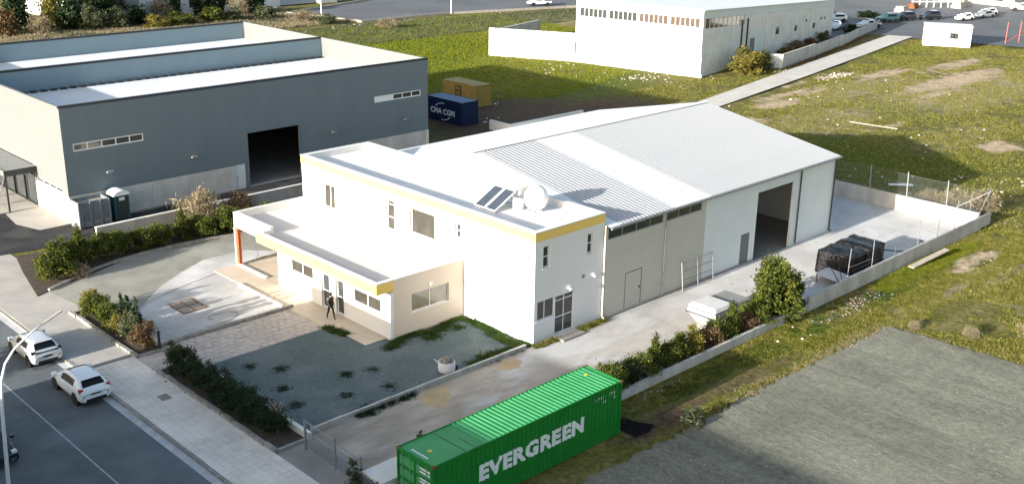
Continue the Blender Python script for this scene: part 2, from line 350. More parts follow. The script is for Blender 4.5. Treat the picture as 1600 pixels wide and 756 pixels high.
# foliage
def leaf_cloud(n, rad, leaf, clumps, seed, flat=0.35, clump_r=.3, cone=0.0, aspect=1.6):
    """leaf-sized faces in clumps through a crown; z from 0 up; rad=(rx,ry,rz) with the crown's centre at rz"""
    g = np.random.RandomState(seed); d = g.normal(size=(clumps,3)); d /= np.linalg.norm(d,axis=1)[:,None]
    rr = g.uniform(.35,1.0,clumps)**.6; lump = 1+.22*np.sin(3.1*d[:,0]+seed)+.18*np.sin(4.3*d[:,1]+2*seed)
    c = d*rr[:,None]*lump[:,None]
    if cone: k = np.clip(1-cone*(c[:,2]*.5+.5),.12,1); c[:,:2] *= k[:,None]
    idx = g.randint(0,clumps,n); cs = clump_r*g.uniform(.6,1.3,clumps)
    p = c[idx]+g.normal(size=(n,3))*cs[idx][:,None]*.55
    p = (p*np.array(rad))+np.array([0,0,rad[2]]); p[:,2] = np.abs(p[:,2])
    nrm = g.normal(size=(n,3))+np.array([0,0,flat]); nrm /= np.linalg.norm(nrm,axis=1)[:,None]
    a = np.cross(nrm, g.normal(size=(n,3))); a /= np.linalg.norm(a,axis=1)[:,None]; b = np.cross(nrm,a)
    s = (leaf*g.uniform(.6,1.35,n))[:,None]
    V = np.stack([p-a*s*aspect*.5, p-b*s*.5, p+a*s*aspect*.5, p+b*s*.5],1).reshape(-1,3)
    return V, np.arange(n*4).reshape(-1,4)
SHR = {}
def shrub(key, n, rad, leaf, clumps, seed, m, **kw):
    SHR[key] = (leaf_cloud(n, rad, leaf, clumps, seed, **kw), rad, m)
def plant(name, key, loc, label, cat, group=None, scale=(1,1,1), rz=None, m=None):
    (V, F), rad, mm = SHR[key]; t = thing(name, loc, label, cat, group, rz if rz is not None else random.uniform(0,6.28)); t.scale = scale
    ck = 'crown_'+key+(m or mm)
    if ck in bpy.data.meshes: o = bpy.data.objects.new('crown', bpy.data.meshes[ck]); COL.objects.link(o); o.parent = t
    else: o = fastmesh('crown', V, F, m or mm, t); o.data.name = ck
    sk = 'stem_'+key
    if sk in bpy.data.meshes: q = bpy.data.objects.new('stem', bpy.data.meshes[sk]); COL.objects.link(q); q.parent = t
    else:
        g = random.Random(3); mb = MB(); rx, ry, rz_ = rad
        mb.tube([(0,0,-.05),(.02*rx,.01,rz_*.5),(.05*rx,.04*ry,rz_*1.1),(0,0,rz_*1.6)], [.06*rz_+.015,.05*rz_+.01,.03*rz_+.008,.008], 6)
        for i in range(7):
            an = i*.9+g.uniform(0,.4); z = rz_*(.15+.14*i); mb.tube([(0,0,z),(rx*.4*math.cos(an),ry*.4*math.sin(an),z+rz_*.3),(rx*.75*math.cos(an),ry*.75*math.sin(an),z+rz_*.5)], [.02*rz_+.008,.014*rz_+.006,.004], 5)
        q = mb.build('stem', 'bark', t, local=True); q.data.name = sk
    return t

# ================================================================== THE SETTING
def fbm(x, y, s=0.0):
    return (np.sin(x*.31+1.3*s+np.sin(y*.23+s))+np.sin(y*.37-.7*s+1.7*np.sin(x*.17+s))+.6*np.sin(x*.83+y*.61+s)+.5*np.sin(x*1.13-y*1.37+2*s)+.35*np.sin(2.3*x+1.9*y))/3.45
def relief(x, y):
    x = np.asarray(x, float); y = np.asarray(y, float)
    mk = np.clip((x-44)/8,0,1)
    mk = np.maximum(mk, np.clip((y-80)/10,0,1))
    mk = np.maximum(mk, .35*np.clip((-8.3-y)/1.5,0,1)*np.clip((x+4)/3,0,1))
    z = -.03-.22*mk*(.5+.5*fbm(x,y,.4))
    return np.where(x < -18.2, -.2, z)
def blob(x, y, L):
    r_ = np.zeros_like(x)
    for bx, by, rx, ry, s in L: r_ = np.maximum(r_, s*np.exp(-(((x-bx)/rx)**2+((y-by)/ry)**2)**1.5))
    return r_
LUSH = [(62,92,22,16,1),(50,72,16,10,.8),(62,52,14,9,.75),(70,55,10,6,.8),(54,12,12,16,.9),(60,4,8,8,.7),(31,-9.4,9,1.2,1),(12,-9.6,6,1.0,.9),(3,-9.4,5,1.0,.6),(26,-10.5,6,1.4,.7),(128,42,14,4,.9),(150,32,10,3,.8),(82,18,10,9,.5),(90,10,8,5,.4),(38,-12,9,2,.5),(66,-4,7,5,.5),(14,-11,4,1,.8)]
DIRT_SHADE = [(-2,-11,4,1.3,.9),(43,46,15,11,1),(53,41,12,8,.95),(58,45,8,4,.7),(34,56,7,9,1),(55,50,5,3,.5),(3,-10.6,6,1.2,.7),(22,-9.2,3,1,.8),(28,-13,4,1.5,.5),(8,-11.3,5,1,.6),(37,-15,4,3,.5)]  # bare soil, plus painted shade on the verge by the green container
SAND = [(74,31,6,2.0,.9),(80,34.0,9,1.2,.8),(104,33,10,2.2,.8),(62,27,5,2,.7),(88,37.5,8,.8,.8),(72.4,3.1,3.2,2.4,1),(97,36.8,6,1.6,.9),(84,33,7,2.5,.6),(108,24,20,3.5,.8),(120,30,14,3,.7),(71,15.5,9,1.2,.6),(35,-11,5,1.4,.75),(17,-10.0,5,.8,.7),(33,-14,6,1.3,.6),(44,-12,4,2,.5),(1,-8.6,3,.35,.9),(84,55,4,3,.5),(95,21,9,2,.6),(60,-8,6,2,.5)]
DRY = [(100,20,26,9,.9),(90,30,22,5,.8),(70,22,16,6,.7),(25,-12.3,14,.8,.9),(10,-12,10,.8,.8),(70,104,30,6,.8),(95,108,25,6,.8),(80,112,30,5,.9),(40,-18,14,5,.6),(75,8,14,5,.5),(120,100,20,10,.8),(100,60,15,15,.3)]
xs = np.unique(np.concatenate([[-2500,-600,-200,-80,-40,-22,-18.21,-18.19],np.arange(-17,200,1.5),[205,220,260,330,500,900,2500]]))
ys = np.unique(np.concatenate([[-2500,-600,-200,-100,-60],np.arange(-50,190,1.5),[195,220,300,500,900,2500]]))
GX, GY = np.meshgrid(xs, ys, indexing='ij'); fx, fy = GX.ravel(), GY.ravel()
V = np.stack([fx, fy, relief(fx, fy)],1); ny = len(ys); ii, jj = np.meshgrid(np.arange(len(xs)-1), np.arange(ny-1), indexing='ij'); a0 = (ii*ny+jj).ravel()
gm = bpy.data.materials.new('ground_mix'); gm.use_nodes = True; MATS['ground_mix'] = gm
ground = fastmesh('ground', V, np.stack([a0, a0+ny, a0+ny+1, a0+1],1), 'ground_mix'); tag(ground, kind='structure')
at = ground.data.attributes.new('cover', 'FLOAT_COLOR', 'POINT')
cov = np.stack([blob(fx,fy,LUSH), np.maximum(blob(fx,fy,DIRT_SHADE), 0), blob(fx,fy,SAND), blob(fx,fy,DRY)],1); at.data.foreach_set('color', cov.astype(np.float32).ravel())
n, l = nodes(gm); p = n['Principled BSDF']; p.inputs['Roughness'].default_value = .95; p.inputs['Specular IOR Level'].default_value = .1
ge = n.new('ShaderNodeNewGeometry'); av = n.new('ShaderNodeAttribute'); av.attribute_name = 'cover'; sp = n.new('ShaderNodeSeparateColor'); l.new(av.outputs['Color'], sp.inputs[0])
def gnoise(sc, det=6, rough=.6):
    q = n.new('ShaderNodeTexNoise'); q.inputs['Scale'].default_value = sc; q.inputs['Detail'].default_value = det; q.inputs['Roughness'].default_value = rough; l.new(ge.outputs['Position'], q.inputs['Vector']); return q.outputs['Fac']
def gmap(src, a, b):
    q = n.new('ShaderNodeMapRange'); q.inputs[1].default_value = a; q.inputs[2].default_value = b; l.new(src, q.inputs[0]); return q.outputs[0]
def gmix(A, B, f):
    q = n.new('ShaderNodeMix'); q.data_type = 'RGBA'
    for nm, x in (('A',A),('B',B)):
        if isinstance(x, tuple): q.inputs[nm].default_value = (*x,1)
        else: l.new(x, q.inputs[nm])
    l.new(f, q.inputs['Factor']); return q.outputs['Result']
def gsum(a, b, k, off):
    q = n.new('ShaderNodeMath'); q.operation = 'MULTIPLY_ADD'; l.new(b, q.inputs[0]); q.inputs[1].default_value = k; q.inputs[2].default_value = off
    r_ = n.new('ShaderNodeMath'); r_.operation = 'ADD'; l.new(a, r_.inputs[0]); l.new(q.outputs[0], r_.inputs[1]); return gmap(r_.outputs[0], .35, .75)
big, mid, fine = gnoise(.09), gnoise(.55), gnoise(3.2, 4)
c = gmix((.115,.115,.022), (.24,.20,.085), gmap(mid, .42, .68)); c = gmix(c, (.17,.155,.035), gmap(big, .45, .65))
c = gmix(c, (.32,.265,.14), gsum(av.outputs['Alpha'], mid, 1.6, -.75))
c = gmix(c, (.095,.12,.010), gsum(sp.outputs[0], mid, 1.2, -.6))
c = gmix(c, (.52,.40,.265), gsum(sp.outputs[2], mid, 1.6, -.8))
c = gmix(c, (.105,.072,.045), gsum(sp.outputs[1], mid, 1.0, -.5))
dk = n.new('ShaderNodeMix'); dk.data_type = 'RGBA'; dk.blend_type = 'MULTIPLY'; dk.inputs['Factor'].default_value = 1; l.new(c, dk.inputs['A'])
fr_ = n.new('ShaderNodeMapRange'); fr_.inputs[1].default_value = .3; fr_.inputs[2].default_value = .7; fr_.inputs[3].default_value = .55; fr_.inputs[4].default_value = 1.25; l.new(fine, fr_.inputs[0])
fr_.inputs[3].default_value = .45; fr_.inputs[4].default_value = 1.15
cb = n.new('ShaderNodeCombineColor'); [l.new(fr_.outputs[0], cb.inputs[i]) for i in range(3)]; l.new(cb.outputs[0], dk.inputs['B']); l.new(dk.outputs['Result'], p.inputs['Base Color'])
b = n.new('ShaderNodeBump'); b.inputs['Strength'].default_value = .9; b.inputs['Distance'].default_value = .12; l.new(gnoise(2.2, 6, .7), b.inputs['Height']); l.new(b.outputs[0], p.inputs['Normal'])

Z0 = -.12
struct(MB().sheet([(-28.6,-90),(-21.45,-90),(-21.45,120),(-28.6,120)], Z0), 'street', 'asphalt')
struct(MB().sheet([(-21.5,-90),(-21.08,-90),(-21.08,120),(-21.5,120)], Z0+.004), 'gutter', 'gutter')
struct(MB().prism([(-33,-90),(-28.6,-90),(-28.6,120),(-33,120)], -.3, 0), 'pavement_opposite', 'concrete_apron')
struct(MB().box(-60,-90,-.3,-33.01,120,.01), 'plot_opposite', 'concrete_old')
cl = MB()
y = -14.0
while y < 15.2: cl.sheet([(-24.69,y),(-24.61,y),(-24.61,y+8.95),(-24.69,y+8.95)], Z0+.005); y += 9.0
struct(cl, 'lane_line', 'line_paint')
# pavement with single slabs
pav = struct(MB().box(-20.9,-60,-.3,-18.0,14.6,-.018), 'pavement', 'joint')
sl_ = .415; proto = None; k = 0
for j in range(40):
    for i in range(7):
        x0 = -20.9+i*sl_; y0 = -3.6+j*sl_+ (0.0)
        if 17 < j < 20 and i in (4,): pass
        if proto is None:
            q = MB().add([(-.205,-.205,-.04),(.205,-.205,-.04),(.205,.205,-.04),(-.205,.205,-.04),(-.2005,-.2005,0),(.2005,-.2005,0),(.2005,.2005,0),(-.2005,.2005,0)], [(4,5,6,7),(0,1,5,4),(1,2,6,5),(2,3,7,6),(3,0,4,7)])
            proto = q.build('slab', 'paver', pav); o = proto
        else:
            o = proto.copy(); COL.objects.link(o); o.parent = pav
        o.location = (x0+sl_/2, y0+sl_/2, random.uniform(-.004,.004)); o.rotation_euler = (random.gauss(0,.004), random.gauss(0,.004), random.gauss(0,.006))
mb = MB()
for y0 in np.arange(-60, -3.7, sl_):
    for i in range(7): x0 = -20.9+i*sl_; mb.box(x0+.008,y0+.008-.01,-.04,x0+sl_-.008,y0+sl_-.018,0)
for y0 in np.arange(13.02, 14.2, sl_):
    for i in range(7): x0 = -20.9+i*sl_; mb.box(x0+.008,y0+.008,-.04,x0+sl_-.008,y0+sl_-.008,0)
tag(mb.build('slab_field', 'paver', pav), kind='stuff')
struct(MB().box(-20.9,14.61,-.3,-16.6,60,-.004), 'pavement_apron', 'concrete_apron')
kroot = struct(MB().box(-21.08,-60,-.3,-20.9,60,-.03), 'kerb', 'joint'); proto = None
for i in range(44):
    y0 = -6+i*1.0
    if proto is None: proto = o = MB().box(-.092,-.488,-.27,.092,.488,0).build('kerb_stone', 'kerb', kroot)
    else: o = proto.copy(); COL.objects.link(o); o.parent = kroot
    low = -.07 if 20.5 < y0+.5 < 28.5 else 0
    o.location = (-20.995+random.gauss(0,.006), y0+.5, .012+low+random.gauss(0,.006)); o.rotation_euler = (random.gauss(0,.004),0,random.gauss(0,.006))
tag(MB().sheet([(-19.4,8.05),(-18.85,8.05),(-18.85,8.75),(-19.4,8.75)], .012).build('manhole_cover', 'grate'), 'small grey square manhole cover set in the pavement slabs', 'manhole')

# lots and slabs
struct(MB().sheet([(-18.0,-8.0),(-15.62,-8.0),(-15.62,-.1),(-16.0,-.1),(-16.0,-.58),(-18.0,-.58)], .0), 'gate_apron', 'concrete_old')
def blend_mat(name, ca, cb_, cc, cd_):
    m = bpy.data.materials.new(name); m.use_nodes = True; n, l = nodes(m); p = n['Principled BSDF']; p.inputs['Roughness'].default_value = .7; p.inputs['Specular IOR Level'].default_value = .3; MATS[name] = m
    g_ = n.new('ShaderNodeNewGeometry'); s_ = n.new('ShaderNodeSeparateXYZ'); l.new(g_.outputs['Position'], s_.inputs[0])
    def nz(sc, st, det=8):
        mp = n.new('ShaderNodeMapping'); mp.inputs['Scale'].default_value = st; l.new(g_.outputs['Position'], mp.inputs[0]); q = n.new('ShaderNodeTexNoise'); q.inputs['Scale'].default_value = sc; q.inputs['Detail'].default_value = det; q.inputs['Roughness'].default_value = .62; l.new(mp.outputs[0], q.inputs['Vector']); return q.outputs['Fac']
    def rg(src, a, b): q = n.new('ShaderNodeMapRange'); q.inputs[1].default_value = a; q.inputs[2].default_value = b; l.new(src, q.inputs[0]); return q.outputs[0]
    def mx(A, B, f):
        q = n.new('ShaderNodeMix'); q.data_type = 'RGBA'
        for nm, x in (('A',A),('B',B)):
            if isinstance(x, tuple): q.inputs[nm].default_value = (*x,1)
            else: l.new(x, q.inputs[nm])
        l.new(f, q.inputs['Factor']); return q.outputs['Result']
    wet = mx(ca, cb_, rg(nz(.45,(.35,1,1)), .4, .58)); wet = mx(wet, (.48,.47,.45), rg(nz(.3,(.3,.8,1)), .5, .6))
    dry = mx(cc, cd_, rg(nz(.4,(.8,1,1)), .38, .66)); dry = mx(dry, (.36,.34,.30), rg(nz(1.3,(.5,1,1)), .58, .72))
    ad = n.new('ShaderNodeMath'); ad.operation = 'MULTIPLY_ADD'; l.new(nz(.35,(1,1,1)), ad.inputs[0]); ad.inputs[1].default_value = 14; l.new(s_.outputs['X'], ad.inputs[2])
    l.new(mx(wet, dry, rg(ad.outputs[0], 5.0, 24.0)), p.inputs['Base Color']); b = n.new('ShaderNodeBump'); b.inputs['Strength'].default_value = .12; b.inputs['Distance'].default_value = .05; l.new(nz(11,(1,1,1),4), b.inputs['Height']); l.new(b.outputs[0], p.inputs['Normal'])
blend_mat('concrete_blend', (.41,.36,.30), (.245,.21,.17), (.58,.555,.525), (.45,.43,.40))
struct(MB().sheet([(-15.62,-7.9),(42.4,-7.9),(42.4,40),(33.2,40),(33.2,-.1),(-15.62,-.05)], .004), 'yard', 'concrete_blend')
pm_ = MB().sheet([(-9.2,-.5),(-9.6,-1.6),(-9.0,-2.5),(-8.5,-2.2),(-7.8,-1.5),(-7.2,-.7),(-7.9,-.35)], .009); pm_.sheet([(-3.4,-.5),(-2.2,-.4),(-1.9,-1.0),(-2.8,-1.6),(-3.7,-1.2)], .009)
tag(pm_.build('sand_patch', 'sand'), 'orange sand spilled on the driveway beside the gravel kerb', 'sand', kind='stuff')
struct(MB().sheet([(-15.95,.12),(-.25,.12),(-.02,6.15),(-5.7,6.15),(-7.35,7.2),(-7.3,10.35),(-15.95,10.3)], .03), 'gravel_yard', 'gravel')
struct(MB().box(-7.6,10.4,-.1,-5.75,23.6,.05).box(-7.35,6.6,-.1,-5.75,10.4,.05), 'terrace', 'terrace')
struct(MB().sheet([(-5.75,18.3),(-.05,18.3),(-.05,23.6),(-5.75,23.6)], .054), 'carport_floor', 'terrace')
struct(MB().sheet([(-18.0,11.45),(-16.0,11.45),(-16.0,10.3),(-7.5,10.3),(-7.5,14.35),(-16.3,14.35),(-16.3,13.85),(-18.0,13.85)], .012), 'stone_path', 'paving_joint')
struct(MB().sheet([(-16.6,14.75),(-7.55,14.75),(-5.7,20),(-5.7,23.7),(-2,24.2),(-3.6,26.0),(-7,26.2),(-9.4,24.9),(-11.8,23.3),(-14.2,21.0),(-16.6,19.8)], .012), 'courtyard', 'concrete_court')
struct(MB().sheet([(-16.6,19.2),(-11.8,22.8),(-7,25.6),(-3,23.9),(6,24.0),(6,29),(-2.5,29.5),(-10.2,30.1),(-17.5,27.4)], .008), 'courtyard_edge', 'concrete_moss')
struct(MB().prism([(-18.4,27.0),(-17.4,27.5),(-10.2,30.3),(-2.5,29.7),(8,29),(30,27),(30,35.1),(-10.8,35.1),(-16.55,35.5),(-17.4,32)], -.1, .06), 'hedge_bed', 'soil')
struct(MB().sheet([(-18,36.6),(-12.5,35.8),(-10.6,35.6),(33.9,35.6),(33.9,40.3),(-10.4,40.3),(-10.4,90),(-30,90),(-20,40)], .006), 'asphalt_lane', 'asphalt_dark')
struct(MB().sheet([(-12.9,40.4),(-10.45,40.4),(-10.45,46.5),(-13.3,46.2),(-13.7,43)], .012), 'doorstep_slab', 'concrete_apron')
struct(MB().sheet([(-13.6,46.5),(-10.45,46.5),(-10.45,75),(-13.2,75)], .012), 'entrance_path', 'concrete_apron')
rg_ = random.Random(31); lp_ = []
def ragged(a, b_, k, amp): return [(a[0]+(b_[0]-a[0])*i/k+rg_.gauss(0,amp), a[1]+(b_[1]-a[1])*i/k+rg_.gauss(0,amp)) for i in range(k)]
lp_ = ragged((18.7,-13.0),(12,-12.7),22,.10)+ragged((12,-12.7),(5,-12.4),24,.12)+ragged((5,-12.4),(-2,-12.5),24,.12)+ragged((-2,-12.5),(-15.5,-12.0),40,.12)+[(-15.5,-12.0),(-16.5,-80),(19.5,-80)]+ragged((19.4,-30),(18.7,-13.0),46,.10)
struct(MB().sheet(lp_, .012), 'gravel_lot', 'gravel_lot')
struct(MB().sheet([(52,35.2),(66,37.6),(92,42.6),(116,47.2),(141,51.8),(143,48.2),(117,43.2),(93,38.8),(67,34.4),(52,31.6)], .02), 'lane', 'lane_concrete')
struct(MB().sheet([(141,46.9),(146,30),(160,-10),(260,-10),(260,80),(170,90),(120,72),(118,60),(140,54)], .014), 'parking_lot', 'asphalt_far')
struct(MB().sheet([(74,140),(78,122),(99,121.4),(125,114.8),(150,106),(170,118),(150,140),(108,152)], .02), 'car_park', 'asphalt_far')
kk = MB()
for a, b_ in (((74,140),(78,122)),((78,122),(99,121.4)),((99,121.4),(125,114.8)),((125,114.8),(150,106)),((74,140),(108,152))): kk.bar((*a,.1),(*b_,.1),.35,.45)
struct(kk, 'car_park_kerb', 'stone_pale')
struct(MB().sheet([(36,149),(78,151),(76,143),(60,146),(45,152)], .02).sheet([(78,152),(108,152),(150,142),(180,170),(60,180)], .022), 'far_yard', 'concrete_apron')
struct(MB().sheet([(100,62),(135,69),(180,95),(240,95),(240,140),(160,104),(130,100)], .018), 'far_road', 'asphalt_far')

# stone path: flat stones told apart
q = random.Random(5); proto = []
sp_root = bpy.data.objects['stone_path']
def stone_mesh(nm, r_, h, seed, mt):
    g = random.Random(seed); k = g.randint(5,7); P = [(math.cos(6.283*i/k+g.uniform(-.25,.25))*r_*g.uniform(.75,1.1), math.sin(6.283*i/k+g.uniform(-.25,.25))*r_*g.uniform(.75,1.1)) for i in range(k)]
    mb = MB(); n_ = len(P); mb.add([(x,y,0) for x,y in P]+[(x*.9,y*.9,h) for x,y in P], [tuple(range(n_,2*n_))]+[(i,(i+1)%n_,n_+(i+1)%n_,n_+i) for i in range(n_)]); return mb
for i in range(6): proto.append(stone_mesh('stone', .31, .03, i, 'paving_stone'))
first = {}
for j in range(8):
    for i in range(18):
        x0 = -16.2+i*.5+(j%2)*.22; y0 = 10.6+j*.5
        if x0 > -7.7: continue
        k = q.randint(0,5)
        if k not in first: o = proto[k].build('paving_stone', 'paving_stone', sp_root, local=True); first[k] = o
        else: o = first[k].copy(); COL.objects.link(o); o.parent = sp_root
        o.location = (x0+q.uniform(-.06,.06), y0+q.uniform(-.05,.05), .012+q.uniform(-.004,.01)); o.rotation_euler = (q.gauss(0,.02), q.gauss(0,.02), q.uniform(0,6.28)); s_ = q.uniform(.8,1.05); o.scale = (s_,s_,1)

# ================================================================== BUILDINGS
XP, XN, YP, YN, ZP = Vector((1,0,0)), Vector((-1,0,0)), Vector((0,1,0)), Vector((0,-1,0)), Vector((0,0,1))
def panels(parent, O, U, N, u0, u1, z0, z1, step, t, holes, m, name='cladding_panel', gap=.003):
    k = max(1, round((u1-u0)/step)); w = (u1-u0)/k
    for i in range(k):
        a, b_ = u0+i*w+gap/2, u0+(i+1)*w-gap/2
        hs = [h for h in holes if h[1] > a and h[0] < b_ and h[3] > z0 and h[2] < z1]
        if any(h[0] <= a and h[1] >= b_ and h[2] <= z0 and h[3] >= z1 for h in hs): continue
        MB().wall(O, U, N, a, b_, z0, z1, t, hs).build(name, m, parent)

# ---- two-storey office with the low front wing
L_, W_, H_ = 23.75, 6.06, 7.03
of = thing('office_building', (0,0,0), 'white two-storey office with yellow roof band and low front wing', 'building')
fh = [(19.76,21.2,3.74,5.45),(16.30,16.76,4.86,5.94),(13.05,13.95,3.84,5.9),(8.97,11.45,4.2,5.9),(6.45,7.02,4.98,5.93)]
sh = [(.67,1.25,4.66,6.0),(4.48,5.02,4.67,5.93),(.14,1.76,1.42,2.66),(1.80,3.46,.16,2.62)]
MB().wall((0,0,0), YP, XN, 0, L_, -.3, 6.97, .28, fh).build('front_wall', 'wall_white', of)
MB().wall((0,0,0), XP, YN, .28, W_-.05, -.3, 6.97, .28, sh).build('side_wall', 'wall_white', of)
MB().wall((0,L_,0), XP, YP, .28, W_-.05, -.3, 6.97, .28).build('side_wall', 'wall_white', of)
MB().box(W_-.33,.28,-.3,W_-.05,L_-.28,6.97).build('back_wall', 'wall_white', of)
MB().box(.28,.28,6.3,W_-.33,L_-.28,6.6).build('roof_slab', 'roof_screed', of)
MB().box(.28,.28,3.2,W_-.33,L_-.28,3.4).build('floor_slab', 'concrete_old', of)
MB().box(-.035,-.035,6.42,-.002,L_+.03,6.95).build('roof_band', 'fascia_yellow', of)
MB().box(-.002,-.035,6.42,W_-.05,-.002,6.95).build('roof_band', 'fascia_yellow', of)
cp = MB().box(-.06,-.06,6.972,.30,L_+.06,7.03).box(.30,-.06,6.972,W_-.05,.30,7.03).box(.30,L_-.30,6.972,W_-.05,L_+.06,7.03).box(W_-.35,.30,6.972,W_-.03,L_-.30,7.03)
cp.build('coping', 'wall_white', of)
for i, h in enumerate(fh):
    window(of, (0,0,0), YP, XN, h[0], h[1], h[2], h[3], cols=[2,1,1,1,1][i], rows=[[1],[1],[1,1,.35],[1],[1,1]][i], recess=.16, glass=['glass_curtain','wall_plain','glass_curtain','glass_curtain','glass'][i])
for i, h in enumerate(sh[:2]): window(of, (0,0,0), XP, YN, *h, cols=1, rows=[1,1], recess=.15, glass='glass')
window(of, (0,0,0), XP, YN, *sh[2], cols=2, recess=.10, glass='glass')
d = window(of, (0,0,0), XP, YN, *sh[3], cols=2, rows=[1.15,1.15,.35], recess=.10, glass='glass', name='door', sill=False)
MB().box(2.58,-.0,1.0,2.70,.09,1.06).build('handle', 'galv', d)
MB().box(1.7,-.9,-.1,3.6,-.003,.12).build('doorstep', 'concrete_old', of)
for (x, z) in ((2.9,2.98),(5.05,3.28)): MB().box(x-.1,-.14,z-.1,x+.1,-.003,z+.1).bar((x,-.1,z-.05),(x,-.25,z-.14),.16,.1).build('wall_light', 'frame_white', of)
MB().lathe([(.13,0),(.13,.03),(.09,.035)], (4.2,-.036,3.34), 14, 'y').build('vent_cap', 'galv', of)
for (y, z) in ((2.4,3.5),(5.4,3.3)): MB().box(-.13,y-.08,z-.08,-.003,y+.08,z+.08).build('wall_light', 'galv', of)
MB().box(-.22,5.0,.18,-.003,5.45,.62).build('meter_box', 'wall_plain', of); MB().box(-.16,3.6,.25,-.003,3.9,.5).build('meter_box', 'wall_plain', of)
MB().tube([(W_-.08,-.10,6.2),(W_-.08,-.10,.25),(W_-.08,-.28,.12)], .055, 8).build('downpipe', 'wall_plain', of)
# low wing
D_, C_, Y1, YW, YC, HL = -5.75, -6.76, 6.19, 18.3, 19.2, 3.82
lh = [(14.2,16.85,1.5,2.36),(12.42,13.3,.06,2.34),(10.92,11.74,.06,2.34),(7.15,9.98,1.38,2.28)]
MB().wall((D_,0,0), YP, XN, Y1+.003, YW, -.3, 3.05, .249, lh).build('front_wall', 'wall_white', of)
rh = [(-4.15,-1.22,1.35,2.55)]
MB().wall((0,Y1,0), XP, YN, D_+.25, -.002, -.3, HL-.06, .25, rh).build('side_wall', 'wall_bounce_tint', of)
MB().wall((0,YW,0), XP, YP, D_+.25, -.002, -.3, 3.05, .25).build('side_wall', 'wall_plain', of)
MB().box(D_+.255,Y1+.26,3.06,-.002,L_-.26,3.44).box(D_+.004,Y1+.26,3.062,D_+.254,YC-.22,3.438).box(C_+.03,Y1+.03,3.14,D_-.002,YC-.02,3.43).build('roof_slab', 'roof_screed_low', of)
fb = [Y1, 11.09, 12.26, 13.42, 14.56, YC]
for a, b_ in zip(fb[:-1], fb[1:]): MB().box(C_,a+.008,3.1,C_+.22,b_-.008,HL-.06).build('fascia_board', 'fascia_yellow', of)
MB().box(C_+.222,Y1+.002,3.1,D_+.24,Y1+.24,HL-.065).build('fascia_board', 'fascia_yellow', of)
MB().box(C_+.222,YC-.24,3.1,D_-.01,YC-.008,HL-.065).build('fascia_board', 'wall_white', of)
MB().box(D_,YC-.2,2.82,D_+.25,L_,HL+.1).build('carport_beam', 'wall_white', of)
MB().box(D_+.252,L_-.25,2.82,-.002,L_-.002,HL+.1).build('carport_beam', 'wall_white', of)
MB().box(C_-.02,Y1-.03,HL-.058,C_+.25,YC-.21,HL).box(C_+.252,Y1-.03,HL-.058,-.002,Y1+.26,HL).build('coping', 'wall_white', of)
MB().box(D_-.03,L_-.14,.0,D_+.22,L_,2.818).build('carport_post', 'wall_white', of)
MB().box(D_+.02,L_-.40,.06,D_+.24,L_-.142,2.818).build('carport_post', 'red_paint', of)
MB().box(D_-.05,19.9,0,D_+.18,L_-.16,.16).build('carport_kerb', 'wall_white', of)
MB().box(-7.75,14.9,0,-7.605,20.2,.16).build('terrace_kerb', 'wall_white', of)
MB().tube([(-5.5,L_-.5,2.7),(-5.4,22.4,2.3),(-5.3,21.5,1.3),(-5.2,22.2,.5),(-5.0,23.0,.08)], .02, 6).build('cable', 'hose', of)
window(of, (D_,0,0), YP, XN, *lh[0], cols=2, recess=.12, glass='glass_curtain'); window(of, (D_,0,0), YP, XN, *lh[3], cols=2, recess=.12, glass='glass_curtain')
for h in lh[1:3]:
    d = window(of, (D_,0,0), YP, XN, *h, cols=1, rows=[1,1], recess=.14, glass='glass', name='door', sill=False); MB().box(D_+.02,h[1]-.16,1.0,D_+.13,h[1]-.1,1.1).build('handle', 'galv', d)
window(of, (0,Y1,0), XP, YN, *rh[0], cols=2, recess=.10, glass='glass_painted_reflect')
MB().box(-2.8,Y1-.14,2.8,-2.6,Y1-.003,2.95).build('wall_light', 'frame_white', of)

# ---- solar heater and water tank on the office roof
hz = thing('solar_water_heater', (3.2,6.4,6.6), 'twin dark solar collectors with small boiler tank on the office roof', 'solar heater')
for k in (0,1):
    y0 = 5.25+k*1.0
    a, b_ = Vector((1.75,y0,6.68)), Vector((3.55,y0,7.62)); dn = (b_-a).normalized(); nn = Vector((-dn.z,0,dn.x))
    fr_m = MB(); v8 = [a,a+YP*.92,b_+YP*.92,b_]; fr_m.add([*v8,*[q+nn*.07 for q in v8]], [(0,1,2,3)[::-1],(4,5,6,7)[::-1],(0,1,5,4),(1,2,6,5),(2,3,7,6),(3,0,4,7)]); pn = fr_m.build('collector', 'frame_white', hz)
    v4 = [a+dn*.06+YP*.06, a+dn*.06+YP*.86, b_-dn*.06+YP*.86, b_-dn*.06+YP*.06]; MB().add([q+nn*.074 for q in v4], [(0,1,2,3)[::-1]]).build('glass_sheet', 'panel_blue', pn)
st = MB()
for y0 in (5.25,6.2,7.15): st.bar((3.5,y0,6.6),(3.5,y0,7.6),.05).bar((1.8,y0,6.6),(1.8,y0,6.72),.05).bar((3.5,y0,6.7),(4.3,y0,6.62),.04).bar((3.5,y0,7.5),(4.4,y0,6.62),.04)
st.build('stand', 'galv', hz)
MB().lathe([(.02,-.72),(.22,-.68),(.28,-.55),(.28,.55),(.22,.68),(.02,.72)], (3.95,6.35,7.42), 18, 'y').build('boiler_tank', 'tank_white', hz, smooth=True)
MB().lathe([(.02,0),(.36,.02),(.37,.1),(.37,.62),(.33,.68),(.05,.70)], (3.5,4.98,6.6), 20).build('feed_tank', 'tank_grey', hz, smooth=True)
MB().tube([(3.9,6.3,7.15),(3.7,5.6,6.9),(3.5,5.2,7.2)], .02, 6).build('pipe', 'galv', hz)
wt = thing('water_tank', (4.0,3.95,6.6), 'large round white water tank on the office roof beside the solar collectors', 'water tank')
